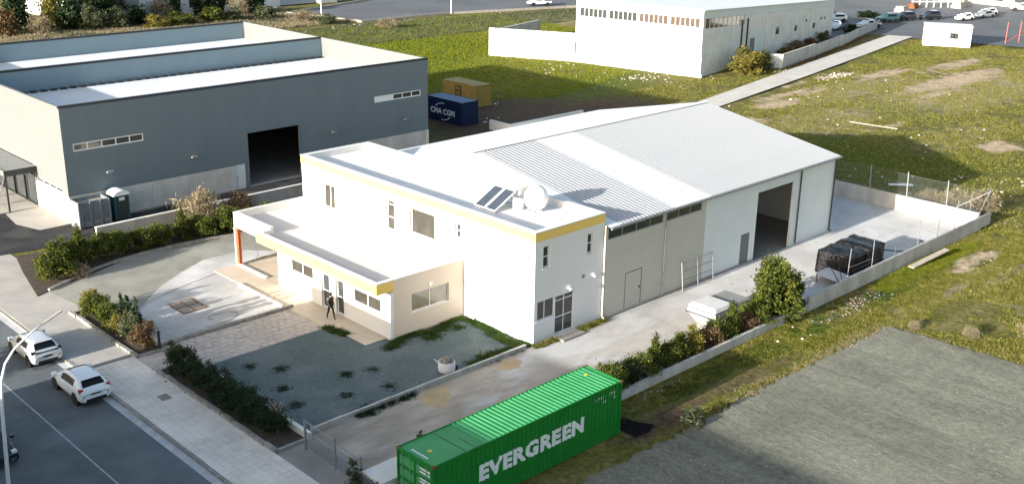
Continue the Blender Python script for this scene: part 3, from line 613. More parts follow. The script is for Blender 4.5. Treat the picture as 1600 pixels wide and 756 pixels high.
MB().lathe([(.05,.13),(.40,.16),(.62,.34),(.73,.62),(.76,.85),(.73,1.08),(.62,1.36),(.42,1.55),(.2,1.62),(.18,1.70),(.02,1.71)], (4.0,3.95,6.6), 28).build('tank_shell', 'tank_white', wt, smooth=True)
fm = MB()
for an in range(4): fm.bar((4+.45*math.cos(an*1.57+.6),3.95+.45*math.sin(an*1.57+.6),6.6),(4+.45*math.cos(an*1.57+.6),3.95+.45*math.sin(an*1.57+.6),6.95),.08)
fm.build('stand', 'galv', wt)

# ---- white steel warehouse behind the office
YS, XE, XK = -.14, 32.83, 16.25
wh = thing('warehouse', (6.06,YS,0), 'white gabled steel warehouse with ribbed roof and open loading door', 'warehouse')
def zs_(y): return 6.18+(8.32-6.18)*(y-YS)/(12.6-YS)
def zf_(y): return 8.32-(8.32-5.72)*(y-12.6)/(24.3-12.6)
cream_h = [(6.2,11.62,5.22,6.06),(11.95,15.72,5.22,6.06),(8.03,9.68,.2,2.62)]
white_h = [(22.4,27.06,-.2,5.15),(20.7,21.8,-.2,2.36)]
panels(wh, (0,YS,0), XP, YN, 6.07, XK, -.2, 6.15, 1.27, .1, cream_h, 'clad_cream')
panels(wh, (0,YS,0), XP, YN, XK, XE, -.2, 6.15, 1.18, .1, white_h, 'clad_white')
MB().box(6.07,YS+.12,.004,XE-.12,24.2,.02).build('floor', 'concrete_old', wh)
def gable(x0, x1, y0=YS, y1=24.3):
    g = MB(); P = [(y0,-.2),(y1,-.2),(y1,zf_(y1)-.06),(12.6,8.24),(y0,zs_(y0)-.06)]
    g.add([(x0,a,b_) for a,b_ in P]+[(x1,a,b_) for a,b_ in P], [(0,1,2,3,4)[::-1],(5,6,7,8,9)]+[(i,(i+1)%5,5+(i+1)%5,5+i) for i in range(5)]); return g
gable(XE-.1,XE,YS+.102).build('end_wall', 'clad_white', wh); gable(6.075,6.17,YS+.102).build('end_wall', 'clad_white', wh)
MB().box(6.18,24.2,-.2,XE-.11,24.3,5.66).build('rear_wall', 'clad_white', wh)
for a, b_, k in ((6.2,11.62,4),(11.95,15.72,3)): window(wh, (0,YS,0), XP, YN, a, b_, 5.22, 6.06, cols=k, recess=.01, glass='glass', frame='galv', sill=False)
d = MB().wall((0,YS-.01,0), XP, YN, 8.03, 9.68, .2, 2.62, .05, [(8.09,9.62,.2,2.56)]).build('door', 'timber_grey', wh)
MB().wall((0,YS,0), XP, YN, 8.1, 9.61, .2, 2.55, .04).build('door_leaf', 'clad_cream', d); MB().box(9.42,YS-.05,1.3,9.52,YS-.002,1.42).build('handle', 'black_metal', d)
d = MB().wall((0,YS+.04,0), XP, YN, 20.7, 21.8, .02, 2.36, .05).build('door', 'door_grey', wh); MB().box(20.82,YS-.0,1.05,20.9,YS+.035,1.2).build('handle', 'galv', d)
tm = MB().wall((0,YS-.03,0), XP, YN, 22.28, 27.18, 0.01, 5.27, .05, [(22.4,27.06,0,5.15)]); tm.build('door_frame', 'clad_white', wh)
MB().tube([(27.9,YS-.09,6.0),(27.9,YS-.09,.15)], .06, 8).build('downpipe', 'dark_trim', wh); MB().tube([(XE-.03,YS-.09,6.0),(XE-.03,YS-.09,.15),(XE+.15,YS-.2,.06)], .06, 8).build('downpipe', 'dark_trim', wh)
MB().tube([(XK-4.4,YS-.06,6.05),(XK-4.4,YS-.06,.15)], .035, 6).build('downpipe', 'galv', wh)
MB().box(6.07,YS-.07,-.1,22.3,YS-.003,.14).build('base_flashing', 'concrete_old', wh)
def sheet_near(x0, w, ribs, nm):
    mb = MB(); y0, y1 = -.42, 12.62; prof = [(0,0)]
    if ribs:
        pt = w/ribs
        for i in range(ribs): prof += [(i*pt+pt*.50,0),(i*pt+pt*.55,.018),(i*pt+pt*.66,.018),(i*pt+pt*.72,0)]
    prof.append((w,0)); k = len(prof)
    for y_ in (y0,y1): mb.v += [(x0+a,y_,zs_(y_)+b_) for a,b_ in prof]
    mb.v += [(x0+a,y_,zs_(y_)-.05) for y_ in (y0,y1) for a in (0,w)]
    mb.f += [(i,i+1,k+i+1,k+i) for i in range(k-1)]+[(2*k,2*k+2,2*k+3,2*k+1),tuple([2*k,2*k+1]+list(range(k-1,-1,-1)))]
    mb.mi += [0]*(k+1); return mb
for x0, x1, rib in ((6.1,7.0,0),(7.0,12.35,3),(12.35,16.35,0),(16.35,33.1,3)):
    k = max(1, round((x1-x0)/1.12)); w = (x1-x0)/k; first = None
    for i in range(k):
        if first is None: first = o = sheet_near(x0, w-.004, rib, 'roof_sheet').build('roof_sheet', 'roof_ribbed' if rib else 'roof_sheet', wh); lx = first.location.copy()
        else: o = first.copy(); COL.objects.link(o); o.parent = wh; o.location = lx+Vector((w*i,0,0))
fs = MB(); y0, y1 = 12.64, 24.6
fs.add([(6.1,y0,zf_(y0)),(33.1,y0,zf_(y0)),(33.1,y1,zf_(y1)),(6.1,y1,zf_(y1)),(6.1,y0,zf_(y0)-.05),(33.1,y0,zf_(y0)-.05),(33.1,y1,zf_(y1)-.05),(6.1,y1,zf_(y1)-.05)], [(0,1,2,3),(7,6,5,4),(0,4,5,1),(1,5,6,2),(2,6,7,3),(3,7,4,0)])
fs.build('rear_roof', 'roof_sheet', wh)
MB().add([(6.1,12.3,zs_(12.3)+.065),(33.12,12.3,zs_(12.3)+.065),(33.12,12.63,8.40),(6.1,12.63,8.40),(6.1,12.95,zf_(12.95)+.03),(33.12,12.95,zf_(12.95)+.03)], [(0,1,2,3),(3,2,5,4)]).build('ridge_cap', 'roof_sheet', wh)
MB().box(6.1,-.54,5.98,33.1,-.43,6.10).build('gutter', 'galv', wh)

gt = thing('leaning_gate', (15.4,-.4,0), 'galvanised pipe gate leaning against the cream warehouse wall', 'gate')
gm_ = MB()
for z in (.12,.75,1.35,1.95): gm_.tube([(13.72,-.5+.1*z,z),(17.12,-.5+.1*z,z)], .03, 6)
gm_.build('rail', 'galv', gt)
for x in (13.72,15.4,17.12): MB().tube([(x,-.52,.0),(x,-.28,2.02)], .045, 6).build('post', 'galv', gt)

# ---- grey warehouse
GX0, GX1, GY0, GY1, GH = -10.43, 25.65, 40.34, 74.2, 9.2
gw = thing('grey_warehouse', (GX0,GY0,0), 'large blue-grey clad warehouse with twin white roofs and dark doorway', 'warehouse')
gh = [(-9.66,-3.95,5.62,6.24),(19.1,24.75,5.66,6.24),(5.42,10.66,-.2,4.8),(4.08,5.02,-.2,2.18)]
panels(gw, (0,GY0,0), XP, YN, GX0, GX1, 2.15, GH-.145, 1.0, .15, gh, 'clad_grey')
base_h = [(5.42,10.66,-.2,4.8),(4.08,5.02,-.2,2.18)]
for a, b_ in ((GX0,-3.62),(-3.6,4.05),(10.7,18.2),(18.22,GX1-.3)):
    for z0_, z1_ in ((-.2,.72),(.73,1.44),(1.45,2.14)): MB().wall((0,GY0-.05,0), XP, YN, a, b_, z0_, z1_, .18).build('base_panel', 'precast', gw)
MB().box(5.02,GY0+.01,-.2,5.42,GY0+.13,2.14).build('base_panel', 'clad_grey', gw)
MB().box(GX1-.28,GY0-.06,-.2,GX1+.02,GY0+.15,2.15).build('base_panel', 'wall_plain', gw)
window(gw, (0,GY0,0), XP, YN, *gh[0], cols=5, recess=.03, glass='glass', sill=False, fr=.09)
w_ = window(gw, (0,GY0,0), XP, YN, *gh[1], cols=5, recess=.03, glass='glass', sill=False, fr=.09)
for i, pn in enumerate(w_.children):
    if i < 2: pn.data.materials[0] = MATS['frame_white']
d = MB().wall((0,GY0+.02,0), XP, YN, 4.08, 5.02, 0, 2.18, .05).build('door', 'clad_white', gw); MB().box(4.16,GY0-.03,1.0,4.24,GY0+.018,1.15).build('handle', 'galv', d)
MB().wall((0,GY0-.04,0), XP, YN, 5.3, 10.78, 0.01, 4.92, .1, [(5.42,10.66,0,4.8)]).build('door_frame', 'clad_grey', gw)
MB().box(5.42,GY0-.03,0.005,10.66,GY0+.3,.14).build('door_sill', 'concrete_apron', gw)
for x in (-7.04,.24,14.3,22.7): MB().box(x-.25,GY0-.32,3.55,x+.25,GY0-.05,3.68).box(x-.06,GY0-.06,3.5,x+.06,GY0-.003,3.72).build('wall_light', 'galv', gw)
panels(gw, (GX0,0,0), YP, XN, GY0, GY1, 2.15, GH-.08, 1.3, .15, [(41.5,46.5,2.16,2.6),(46.9,70,2.16,3.5)], 'clad_pale')
for a, b_ in ((GY0+.15,43.4),(43.42,46.8)): MB().wall((GX0,0,0), YP, XN, a, b_, -.2, 2.14, .18).build('base_panel', 'precast', gw)
window(gw, (GX0,0,0), YP, XN, 41.5, 46.5, 2.17, 2.58, cols=4, recess=.06, glass='glass', sill=False, fr=.09)
gl = MB()
MB().wall((GX0+.12,0,0), YP, XN, 46.9, 70, 0, 3.5, .05).build('glazed_front', 'glass', gw)
for y in np.arange(46.9, 66, 2.4): MB().box(GX0-.03,y-.06,0,GX0+.11,y+.06,3.5).build('mullion', 'dark_trim', gw)
MB().box(GX0,70,-.2,GX0+.18,GY1,2.14).build('base_panel', 'precast', gw)
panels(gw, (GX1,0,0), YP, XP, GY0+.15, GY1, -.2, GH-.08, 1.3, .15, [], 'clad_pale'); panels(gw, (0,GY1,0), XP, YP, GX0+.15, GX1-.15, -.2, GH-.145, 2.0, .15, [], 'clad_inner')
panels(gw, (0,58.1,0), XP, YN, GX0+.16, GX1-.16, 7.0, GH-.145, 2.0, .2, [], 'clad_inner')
MB().box(GX0+.2,GY0+.16,-.1,GX1-.2,GY1-.2,.03).build('floor', 'concrete_old', gw)
MB().box(GX0+.16,GY0+.16,6.9,GX1-.16,58.08,7.05).build('roof', 'roof_sheet', gw); MB().box(GX0+.16,58.32,7.1,GX1-.16,GY1-.16,7.28).build('roof', 'roof_sheet', gw)
for bx in ((GX0-.03,GY0-.03,GX1+.03,GY0+.2),(GX0-.03,GY1-.2,GX1+.03,GY1+.03),(GX0+.2,58.05,GX1-.2,58.35)): MB().box(bx[0],bx[1],GH-.14,bx[2],bx[3],GH+.05).build('coping', 'dark_trim', gw)
for bx in ((GX0-.03,GY0+.21,GX0+.2,GY1-.21),(GX1-.2,GY0+.21,GX1+.03,GY1-.21)): MB().box(bx[0],bx[1],GH-.078,bx[2],bx[3],GH).build('coping', 'clad_pale', gw)
for x in np.arange(-9.5, 25, .9): MB().box(x,57.6,7.06,x+.55,58.05,7.2).build('gutter_bracket', 'dark_trim', gw)
# entrance canopy on its lit side
ca = thing('entrance_canopy', (-11.7,49,0), 'flat grey entrance canopy on dark posts against the cream warehouse side', 'canopy')
MB().box(-13.0,46.2,3.35,GX0-.04,75,3.45).build('canopy_roof', 'galv', ca)
MB().box(-13.06,46.14,3.05,-13.002,75,3.5).build('edge_beam', 'clad_pale', ca); MB().box(-13.002,46.14,3.0,GX0-.04,46.198,3.48).build('edge_beam', 'dark_trim', ca)
for i, y in enumerate(np.arange(46.3, 66, 2.6)):
    MB().box(-12.95,y,0,-12.83,y+.12,3.35).build('post', 'black_metal' if i != 1 else 'clad_pale', ca)
    if i < 6: MB().bar((-12.89,y+.1,.3),(-12.89,y+2.6,3.1),.05).bar((-12.89,y+.1,3.1),(-12.89,y+2.6,.3),.05).build('brace', 'galv', ca)

# ---- far white factory, top centre
A2 = R(11); fa = thing('white_factory', (81,48.23,0), 'long white factory with a high strip of windows beside the lane', 'factory', rz=A2)
def lb(mb, name, m, parent=fa): return mb.build(name, m, parent, local=True)
FL, SL = 20.3, 53.0
fo = Vector((0,0,0))
fst = [(a, b_) for a, b_ in [(.5+i*4.9,.5+i*4.9+4.5) for i in range(4)]]
fhole = [(a, b_, 6.6, 7.85) for a, b_ in fst]
lb(MB().wall((0,0,0), YP, XN, 0, FL, 2.75, 9.0, .3, fhole), 'front_wall', 'wall_white')
lb(MB().wall((.22,0,0), YP, XN, .22, FL, -.4, 2.74, .3), 'front_wall', 'wall_white')
lb(MB().box(-.25,-.4,-.5,.2,FL,.28), 'plinth', 'concrete_wall')
def win_local(parent, O, U, N, u0, u1, z0, z1, k, glass):
    mb = MB(); w = (u1-u0)/k; h = [(u0+i*w+.05, u0+(i+1)*w-.05, z0+.03, z1-.03) for i in range(k)]; mb.wall(Vector(O)-N*.08, U, N, u0, u1, z0, z1, .08, h)
    o = mb.build('window', 'frame_white', parent, local=True)
    for q in h: MB().wall(Vector(O)-N*.1, U, N, q[0]-.01, q[1]+.01, q[2]-.01, q[3]+.01, .015).build('pane', glass, o, local=True)
for i, (a, b_) in enumerate(fst): win_local(fa, (0,0,0), YP, XN, a, b_, 6.6, 7.85, 6, 'glass_brown' if i < 2 else 'glass')
def zt(x): return 9.0-2.75*x/52
def sidestrip(u0, u1, f0, f1, m, name, y0=0.0, t=.25):
    mb = MB(); P = [(u0,f0(u0)),(u1,f0(u1)),(u1,f1(u1)),(u0,f1(u0))]; mb.add([(a,y0,b_) for a,b_ in P]+[(a,y0+t,b_) for a,b_ in P], [(0,1,2,3),(7,6,5,4)]+[((i+1)%4,i,4+i,4+(i+1)%4) for i in range(4)]); return mb.build(name, m, fa, local=True)
sidestrip(.31,SL,lambda x:zt(x)-1.15,lambda x:zt(x)-.05,'clad_white','side_wall')
sidestrip(.31,SL,lambda x:-.4,lambda x:2.74 if x < 1 else 1.7,'wall_plain','side_wall',.06)
for a, b_ in ((.31,.8),(14.4,23),(23,53)): sidestrip(a,b_,lambda x:2.75-.02*x,lambda x:zt(x)-1.17,'wall_plain','side_wall')
sidestrip(.8,14.4,lambda x:2.75-.02*x,lambda x:zt(x)-2.5,'wall_plain','side_wall')
for i in range(9):
    a = .85+i*1.5; sidestrip(a,a+1.3,lambda x:zt(x)-2.48,lambda x:zt(x)-1.19,'glass','pane',.08,.04)
    sidestrip(a+1.32,a+1.48,lambda x:zt(x)-2.48,lambda x:zt(x)-1.19,'wall_plain','mullion',.04,.1)
sidestrip(16.2,22.2,lambda x:-.2,lambda x:5.4-.03*x,'clad_white','loading_door',-.06,.05); sidestrip(16.6,18.2,lambda x:0,lambda x:3.4,'clad_pale','wicket_door',-.1,.035)
for x in (13.2,15.2): lb(MB().tube([(x,-.1,0),(x,-.1,6.5)], .13, 6), 'downpipe', 'dark_trim')
for x, z, w in ((26.6,2.9,1.3),(34.6,2.6,1.0),(43.0,2.2,1.0),(39.5,3.6,.5),(46.5,3.3,.5),(48.5,3.2,.5)): sidestrip(x,x+w,lambda q:z,lambda q:z+w*.9,'glass','window',-.03,.025)
for x in (22.8,32,41.5): lb(MB().box(x,-.12,-.2,x+.35,-.003,zt(x)-1.2), 'pilaster', 'wall_plain')
rf = MB(); rf.add([(-.2,-.3,9.05),(SL,-.3,zt(SL)),(SL,FL+.3,zt(SL)+.3),(-.2,FL+.3,9.3),(-.2,-.3,8.97),(SL,-.3,zt(SL)-.04),(SL,FL+.3,zt(SL)+.25),(-.2,FL+.3,9.2)], [(0,1,2,3),(7,6,5,4),(0,4,5,1),(1,5,6,2),(2,6,7,3),(3,7,4,0)]); lb(rf, 'roof', 'roof_sheet')
lb(MB().box(SL-.3,.3,-.4,SL,FL,6.2), 'rear_wall', 'wall_white'); lb(MB().box(.6,FL-.3,-.4,SL-.4,FL,6.1), 'rear_wall', 'wall_white')
yw = thing('yard_wall', (75.5,68,0), 'plain white yard wall joined to the left end of the factory', 'wall')
MB().prism([(77.0,68.2),(77.3,68.35),(71.2,80.4),(70.9,80.2)], -1.6, 4.05).build('wall_face', 'wall_white', yw)
MB().prism([(76.8,68.0),(77.0,68.2),(70.9,80.2),(70.7,80.0)], -1.7, -.0).build('wall_foot', 'stone_pale', yw)
tag(MB().prism([(77.4,86),(92,90),(92,90.4),(77.4,86.4)], -.2, 2.6).build('block_wall', 'concrete_wall'), 'brown block wall enclosing the factory yard behind the white wall', 'wall')
rw = thing('retaining_wall', (96.5,45,0), 'long grey retaining wall with stepped top along the lane', 'wall')
rp = [(96.6,45.0),(110,47.7),(124,50.9),(136,54.4),(149,57.8)]; rz_ = [1.9,1.7,1.45,1.35,1.25]
for i in range(4):
    (xa,ya),(xb,yb) = rp[i], rp[i+1]; dx, dy = xb-xa, yb-ya; ln = math.hypot(dx,dy); nx, ny_ = -dy/ln*.3, dx/ln*.3
    MB().prism([(xa,ya),(xb,yb),(xb+nx,yb+ny_),(xa+nx,ya+ny_)], -.3, rz_[i]).build('wall_section', 'concrete_wall', rw)
MB().prism([(96.6,45.0),(96.9,45.3),(94.2,50.3),(93.8,50.1)], -.3, 1.88).build('wall_section', 'wall_white', rw)
sc_ = thing('site_cabin', (139.6,40.7,0), 'small white site cabin with one dark window at the field edge', 'cabin', rz=R(118))
ch = [(3.1,4.3,1.35,2.15)]
lb(MB().wall((0,3.6,0), Vector((-1,0,0)), YP, -3.7, 3.7, 0, 3.3, .15, [(0.4,1.7,1.3,2.25)]), 'front_wall', 'wall_white', sc_)
lb(MB().box(-3.7,.2,0,-3.55,3.44,3.3).box(3.55,.2,0,3.7,3.44,3.3).box(-3.7,.05,0,3.7,.2,3.3), 'side_wall', 'wall_white', sc_); lb(MB().box(-3.8,-.05,3.302,3.8,3.7,3.42), 'roof', 'wall_white', sc_)
o = MB(); [o.wall((0,3.6,0), Vector((-1,0,0)), YP, a, a+.56, 1.34, 2.21, .06) for a in (.44,1.1)]; lb(o, 'window', 'glass', sc_)
lb(MB().box(-2.6,3.61,1.7,-2.3,3.75,1.95), 'wall_light', 'galv', sc_)
# ---- buildings across the street and far behind
ob = thing('facing_building', (-40,-8,0), 'pale flat-roofed block standing across the street', 'building')
oh = [(y0,y0+2.2,z0,z0+1.4) for y0 in np.arange(-28,12,4.2) for z0 in (1.1,4.4)]
MB().wall((-34,0,0), YP, XP, -32, 14.9, -.2, 7.72, .3, oh).build('front_wall', 'wall_plain', ob)
MB().box(-44,14.6,-.2,-34.3,14.9,7.7).box(-44,-32,-.2,-34.3,-31.7,7.7).box(-44,-31.7,-.2,-43.7,14.6,7.7).build('side_wall', 'wall_plain', ob)
MB().box(-43.7,-31.7,7.0,-34.3,14.6,7.2).build('roof', 'roof_screed', ob)
for h in oh: window(ob, (-34,0,0), YP, XP, *h, cols=2, recess=.12, glass='glass')
fb_ = thing('far_shed', (56,153,0), 'pale grey industrial shed behind the bushes at the far edge', 'shed')
MB().wall((0,152,0), XP, YN, 37, 80, -.2, 7.5, .3, [(60,63,1,2.6),(66,69,1,2.6)]).build('front_wall', 'clad_white', fb_)
MB().box(37,152.3,-.2,37.3,172,7.5).build('side_wall', 'clad_white', fb_); MB().box(79.7,152.3,-.2,80,172,7.5).build('side_wall', 'clad_white', fb_); MB().box(36.8,151.8,7.5,80.2,172.2,7.8).build('roof', 'roof_sheet', fb_)
for a in (60,66): MB().wall((0,152.1,0), XP, YN, a, a+3, 1, 2.6, .1).build('window', 'glass', fb_)
MB().wall((0,151.95,0), XP, YN, 45, 50, 0, 4.4, .05).build('roller_door', 'galv', fb_)
fbx = thing('far_depot', (215,75,0), 'low pale depot building far away at the top right corner', 'building')
MB().box(205,50,-.2,235,88,6).build('walls', 'wall_plain', fbx); MB().box(204.5,49.5,6.0,235.5,88.5,6.4).build('roof', 'roof_sheet', fbx)
for i in range(6): MB().box(204.9,53+i*5.5,1,204.97,56+i*5.5,3.2).build('window', 'glass', fbx)

# ---- walls, kerbs and gates of the plot
cw = thing('boundary_wall', (20,-7.95,0), 'low concrete boundary wall along the driveway and concrete yard', 'wall')
MB().prism([(-4.3,-8.12),(17,-8.12),(17,-7.9),(-4.3,-7.9)], -.3, .5).build('wall_section', 'concrete_wall', cw)
xj = [17.02,21.0,25.0,29.0,33.0,37.0,40.5,44.3]
for a, b_ in zip(xj[:-1], xj[1:]): MB().box(a,-8.1,-.4,b_-.012,-7.9,1.03 if a > 17.1 else .95).build('wall_section', 'concrete_wall', cw)
yj = [-7.88,-4.5,-1,2.5,6,10,15,20,25,30]
for a, b_ in zip(yj[:-1], yj[1:]): MB().box(42.42,a,-.4,42.64,b_-.012,1.32).build('wall_section', 'concrete_wall', cw)
MB().prism([(42.64,-8.1),(44.3,-8.1),(44.3,-7.9),(42.65,-7.2)], -.4, .1).build('wall_foot', 'stone_pale', cw)
fe = thing('wire_fence', (33,-8,1), 'thin steel posts with wire mesh above the concrete yard wall', 'fence')
for x in (21.8,25.1,28.4,31.8,34.9,37.7,40.2,43.6): MB().tube([(x,-8.0,.9),(x+random.uniform(-.1,.1),-8.0+random.uniform(-.05,.05),3.2+random.uniform(-.15,.15))], .026, 6).build('post', 'galv', fe)
for y in (1.7,-1.65,-5.1,5.5,9.5,14,19): MB().tube([(42.53,y,1.2),(42.53,y+.1,3.4)], .05, 6).build('post', 'galv', fe)
MB().tube([(43.6,-8.0,2.9),(42.6,-5.9,1.35)], .04, 6).build('brace', 'galv', fe); MB().tube([(43.6,-8.0,2.9),(41.8,-8.0,1.05)], .04, 6).build('brace', 'galv', fe)
wm = MB()
def diag(a, b_, z0, z1, st, r_):
    a = Vector(a); b_ = Vector(b_); ln = (b_-a).length; d_ = (b_-a)/ln; h = z1-z0; k = 0.0
    while k < ln:
        e = min(ln, k+h); wm.tube([a+d_*k+ZP*z0, a+d_*e+ZP*(z0+e-k)], r_, 3, False); s0 = max(0, k-h+.0001); wm.tube([a+d_*k+ZP*z0, a+d_*s0+ZP*(z0+k-s0)], r_, 3, False); k += st
diag((42.53,12,0),(42.53,-7.9,0),1.35,3.2,.2,.0022)
for z in (1.5,2.4,3.15): wm.tube([(42.53,20,z),(42.53,-7.95,z)], .006, 4, False).tube([(21.8,-8,z-.1),(43.6,-8,z-.1)], .005, 4, False)
wm.build('wire_mesh', 'wire', fe)
nw = thing('party_wall', (0,35.3,0), 'long low concrete wall between the hedge and the grey warehouse lane', 'wall')
for a, b_ in zip(np.arange(-10.7,33,4.4), np.arange(-6.3,38,4.4)): MB().box(a,35.12,-.2,b_-.01,35.34,.98).build('wall_section', 'concrete_wall', nw)
MB().box(-10.74,35.08,.982,33,35.38,1.05).build('coping', 'wall_plain', nw)
bw = tag(MB().box(36.8,40.2,-.2,48.4,40.5,1.0).box(36.8,40.5,-.2,37.1,43.4,1.0).build('low_white_wall', 'wall_white'), 'low white wall by the dirt yard beyond the ridge of the warehouse', 'wall')
gk = thing('gravel_kerb', (-8,0,0), 'low concrete kerb between the gravel yard and the driveway', 'kerb')
for i in range(15): a = -15.6+i*1.0; MB().box(a,-.06,-.1,a+.985,.10,.26+random.uniform(-.015,.015)).build('kerb_stone', 'concrete_wall', gk)
fwl = thing('front_yard_wall', (-16,5,0), 'low white wall between the street planter and the gravel yard', 'wall')
MB().box(-16.2,-.6,-.1,-15.97,10.5,.42).build('wall_section', 'wall_plain', fwl)
ck = thing('courtyard_kerb', (-12,14.5,0), 'low stone kerb between the courtyard slab and the stone path', 'kerb')
for i in range(10): a = -16.4+i*.92; MB().box(a,14.36,-.1,a+.905,14.54,.2+random.uniform(-.02,.02)).build('kerb_stone', 'kerb', ck)
def planter(name, y0, y1, label, seed):
    g = random.Random(seed); t = thing(name, (-17.1,(y0+y1)/2,0), label, 'planter'); MB().box(-17.84,y0+.12,-.1,-16.22,y1-.12,.08).build('soil_bed', 'soil', t)
    y = y0
    while y < y1-.2:
        o = MB().box(-.1,-.49,-.15,.1,.49,.17).build('kerb_stone', 'kerb', t, local=True); o.location = (-17.95+17.1+g.gauss(0,.015), y+.5-(y0+y1)/2, g.gauss(0,.015)); o.rotation_euler = (g.gauss(0,.015),0,g.gauss(0,.02)); y += 1.0
    for yy in (y0,y1): MB().box(-17.84,yy-.08,-.12,-16.25,yy+.08,.15).build('kerb_stone', 'kerb', t)
    return t
planter('street_planter', -.5, 11.4, 'stone-edged street planter with dark bushes beside the gravel yard', 1)
planter('street_planter', 13.9, 22.6, 'stone-edged street planter with lit yellow-green bushes beside the courtyard', 2)
tag(MB().box(-16.5,14.6,-.1,-16.3,21.5,.5).build('courtyard_wall', 'wall_plain'), 'short white wall behind the yellow-green planter bushes', 'wall')
hk = thing('hedge_kerb', (-9,29.6,0), 'curved concrete kerb at the foot of the tall north hedge', 'kerb')
cpts = [(-17.5,27.4),(-15.6,28.3),(-13.6,29.2),(-11.6,29.8),(-9.5,30.1),(-7.2,30.1),(-5,29.9),(-2.5,29.5),(0,29.2),(4,28.9)]
for a, b_ in zip(cpts[:-1], cpts[1:]):
    a, b_ = Vector((*a,.04)), Vector((*b_,.04)); e = (b_-a).normalized()*.02; MB().bar(a+e,b_-e,.16,.3).build('kerb_stone', 'kerb', hk)

def gate_leaf(t, a, b_, z1, bars=22, z0=.12):
    a, b_ = Vector(a), Vector(b_); fm = MB().bar(a+ZP*z1,b_+ZP*z1,.05).bar(a+ZP*z0,b_+ZP*z0,.05).bar(a+ZP*(z1-.55),b_+ZP*(z1-.55),.035); fm.build('rail', 'galv', t)
    for i in range(bars):
        q = a.lerp(b_, (i+.5)/bars); MB().bar(q+ZP*z0,q+ZP*(z1-.55),.022).build('bar', 'galv', t)
ga = thing('driveway_gate', (-16.7,-3.6,0), 'galvanised barred gate standing across the driveway entrance', 'gate')
gate_leaf(ga, (-16.7,-1.25,0), (-16.75,-3.62,0), 1.5); gate_leaf(ga, (-16.75,-3.66,0), (-16.8,-5.6,0), 1.38, 18)
for y, h in ((-1.2,1.62),(-3.64,1.72),(-5.66,1.5)): MB().bar((-16.73,y,-.1),(-16.73,y,h),.09).build('post', 'galv', ga)
gb = thing('side_gate', (-16.6,12.6,0), 'thin pipe gate rail beside the stone path entrance', 'gate')
MB().bar((-16.55,13.95,0),(-16.55,13.95,1.25),.13).build('post', 'dark_trim', gb)
for z0, z1 in ((1.15,.75),(.85,.5)): MB().tube([(-16.5,13.9,z0),(-15.3,12.3,z1),(-14.9,11.8,z1-.25)], .02, 6).build('rail', 'galv', gb)
gp = thing('gate_pillar', (-15.8,-7,0), 'white block pillar wall between the driveway gate and the green container', 'wall')
MB().box(-16.9,-7.4,-.1,-14.6,-5.95,.95).build('block', 'wall_plain', gp)
pf = thing('picket_fence', (-17,-7.6,0), 'weathered grey timber pickets in front of the green container doors', 'fence')
for i in range(15):
    y = -5.9-i*.16; MB().bar((-17.08,y,-.05),(-17.08+random.gauss(0,.03),y+random.gauss(0,.03),.95+random.uniform(-.15,.15)),.05,.085).build('picket', 'timber_grey', pf)
MB().bar((-17.14,-5.85,.55),(-17.14,-8.2,.55),.04,.08).build('rail', 'timber_grey', pf)

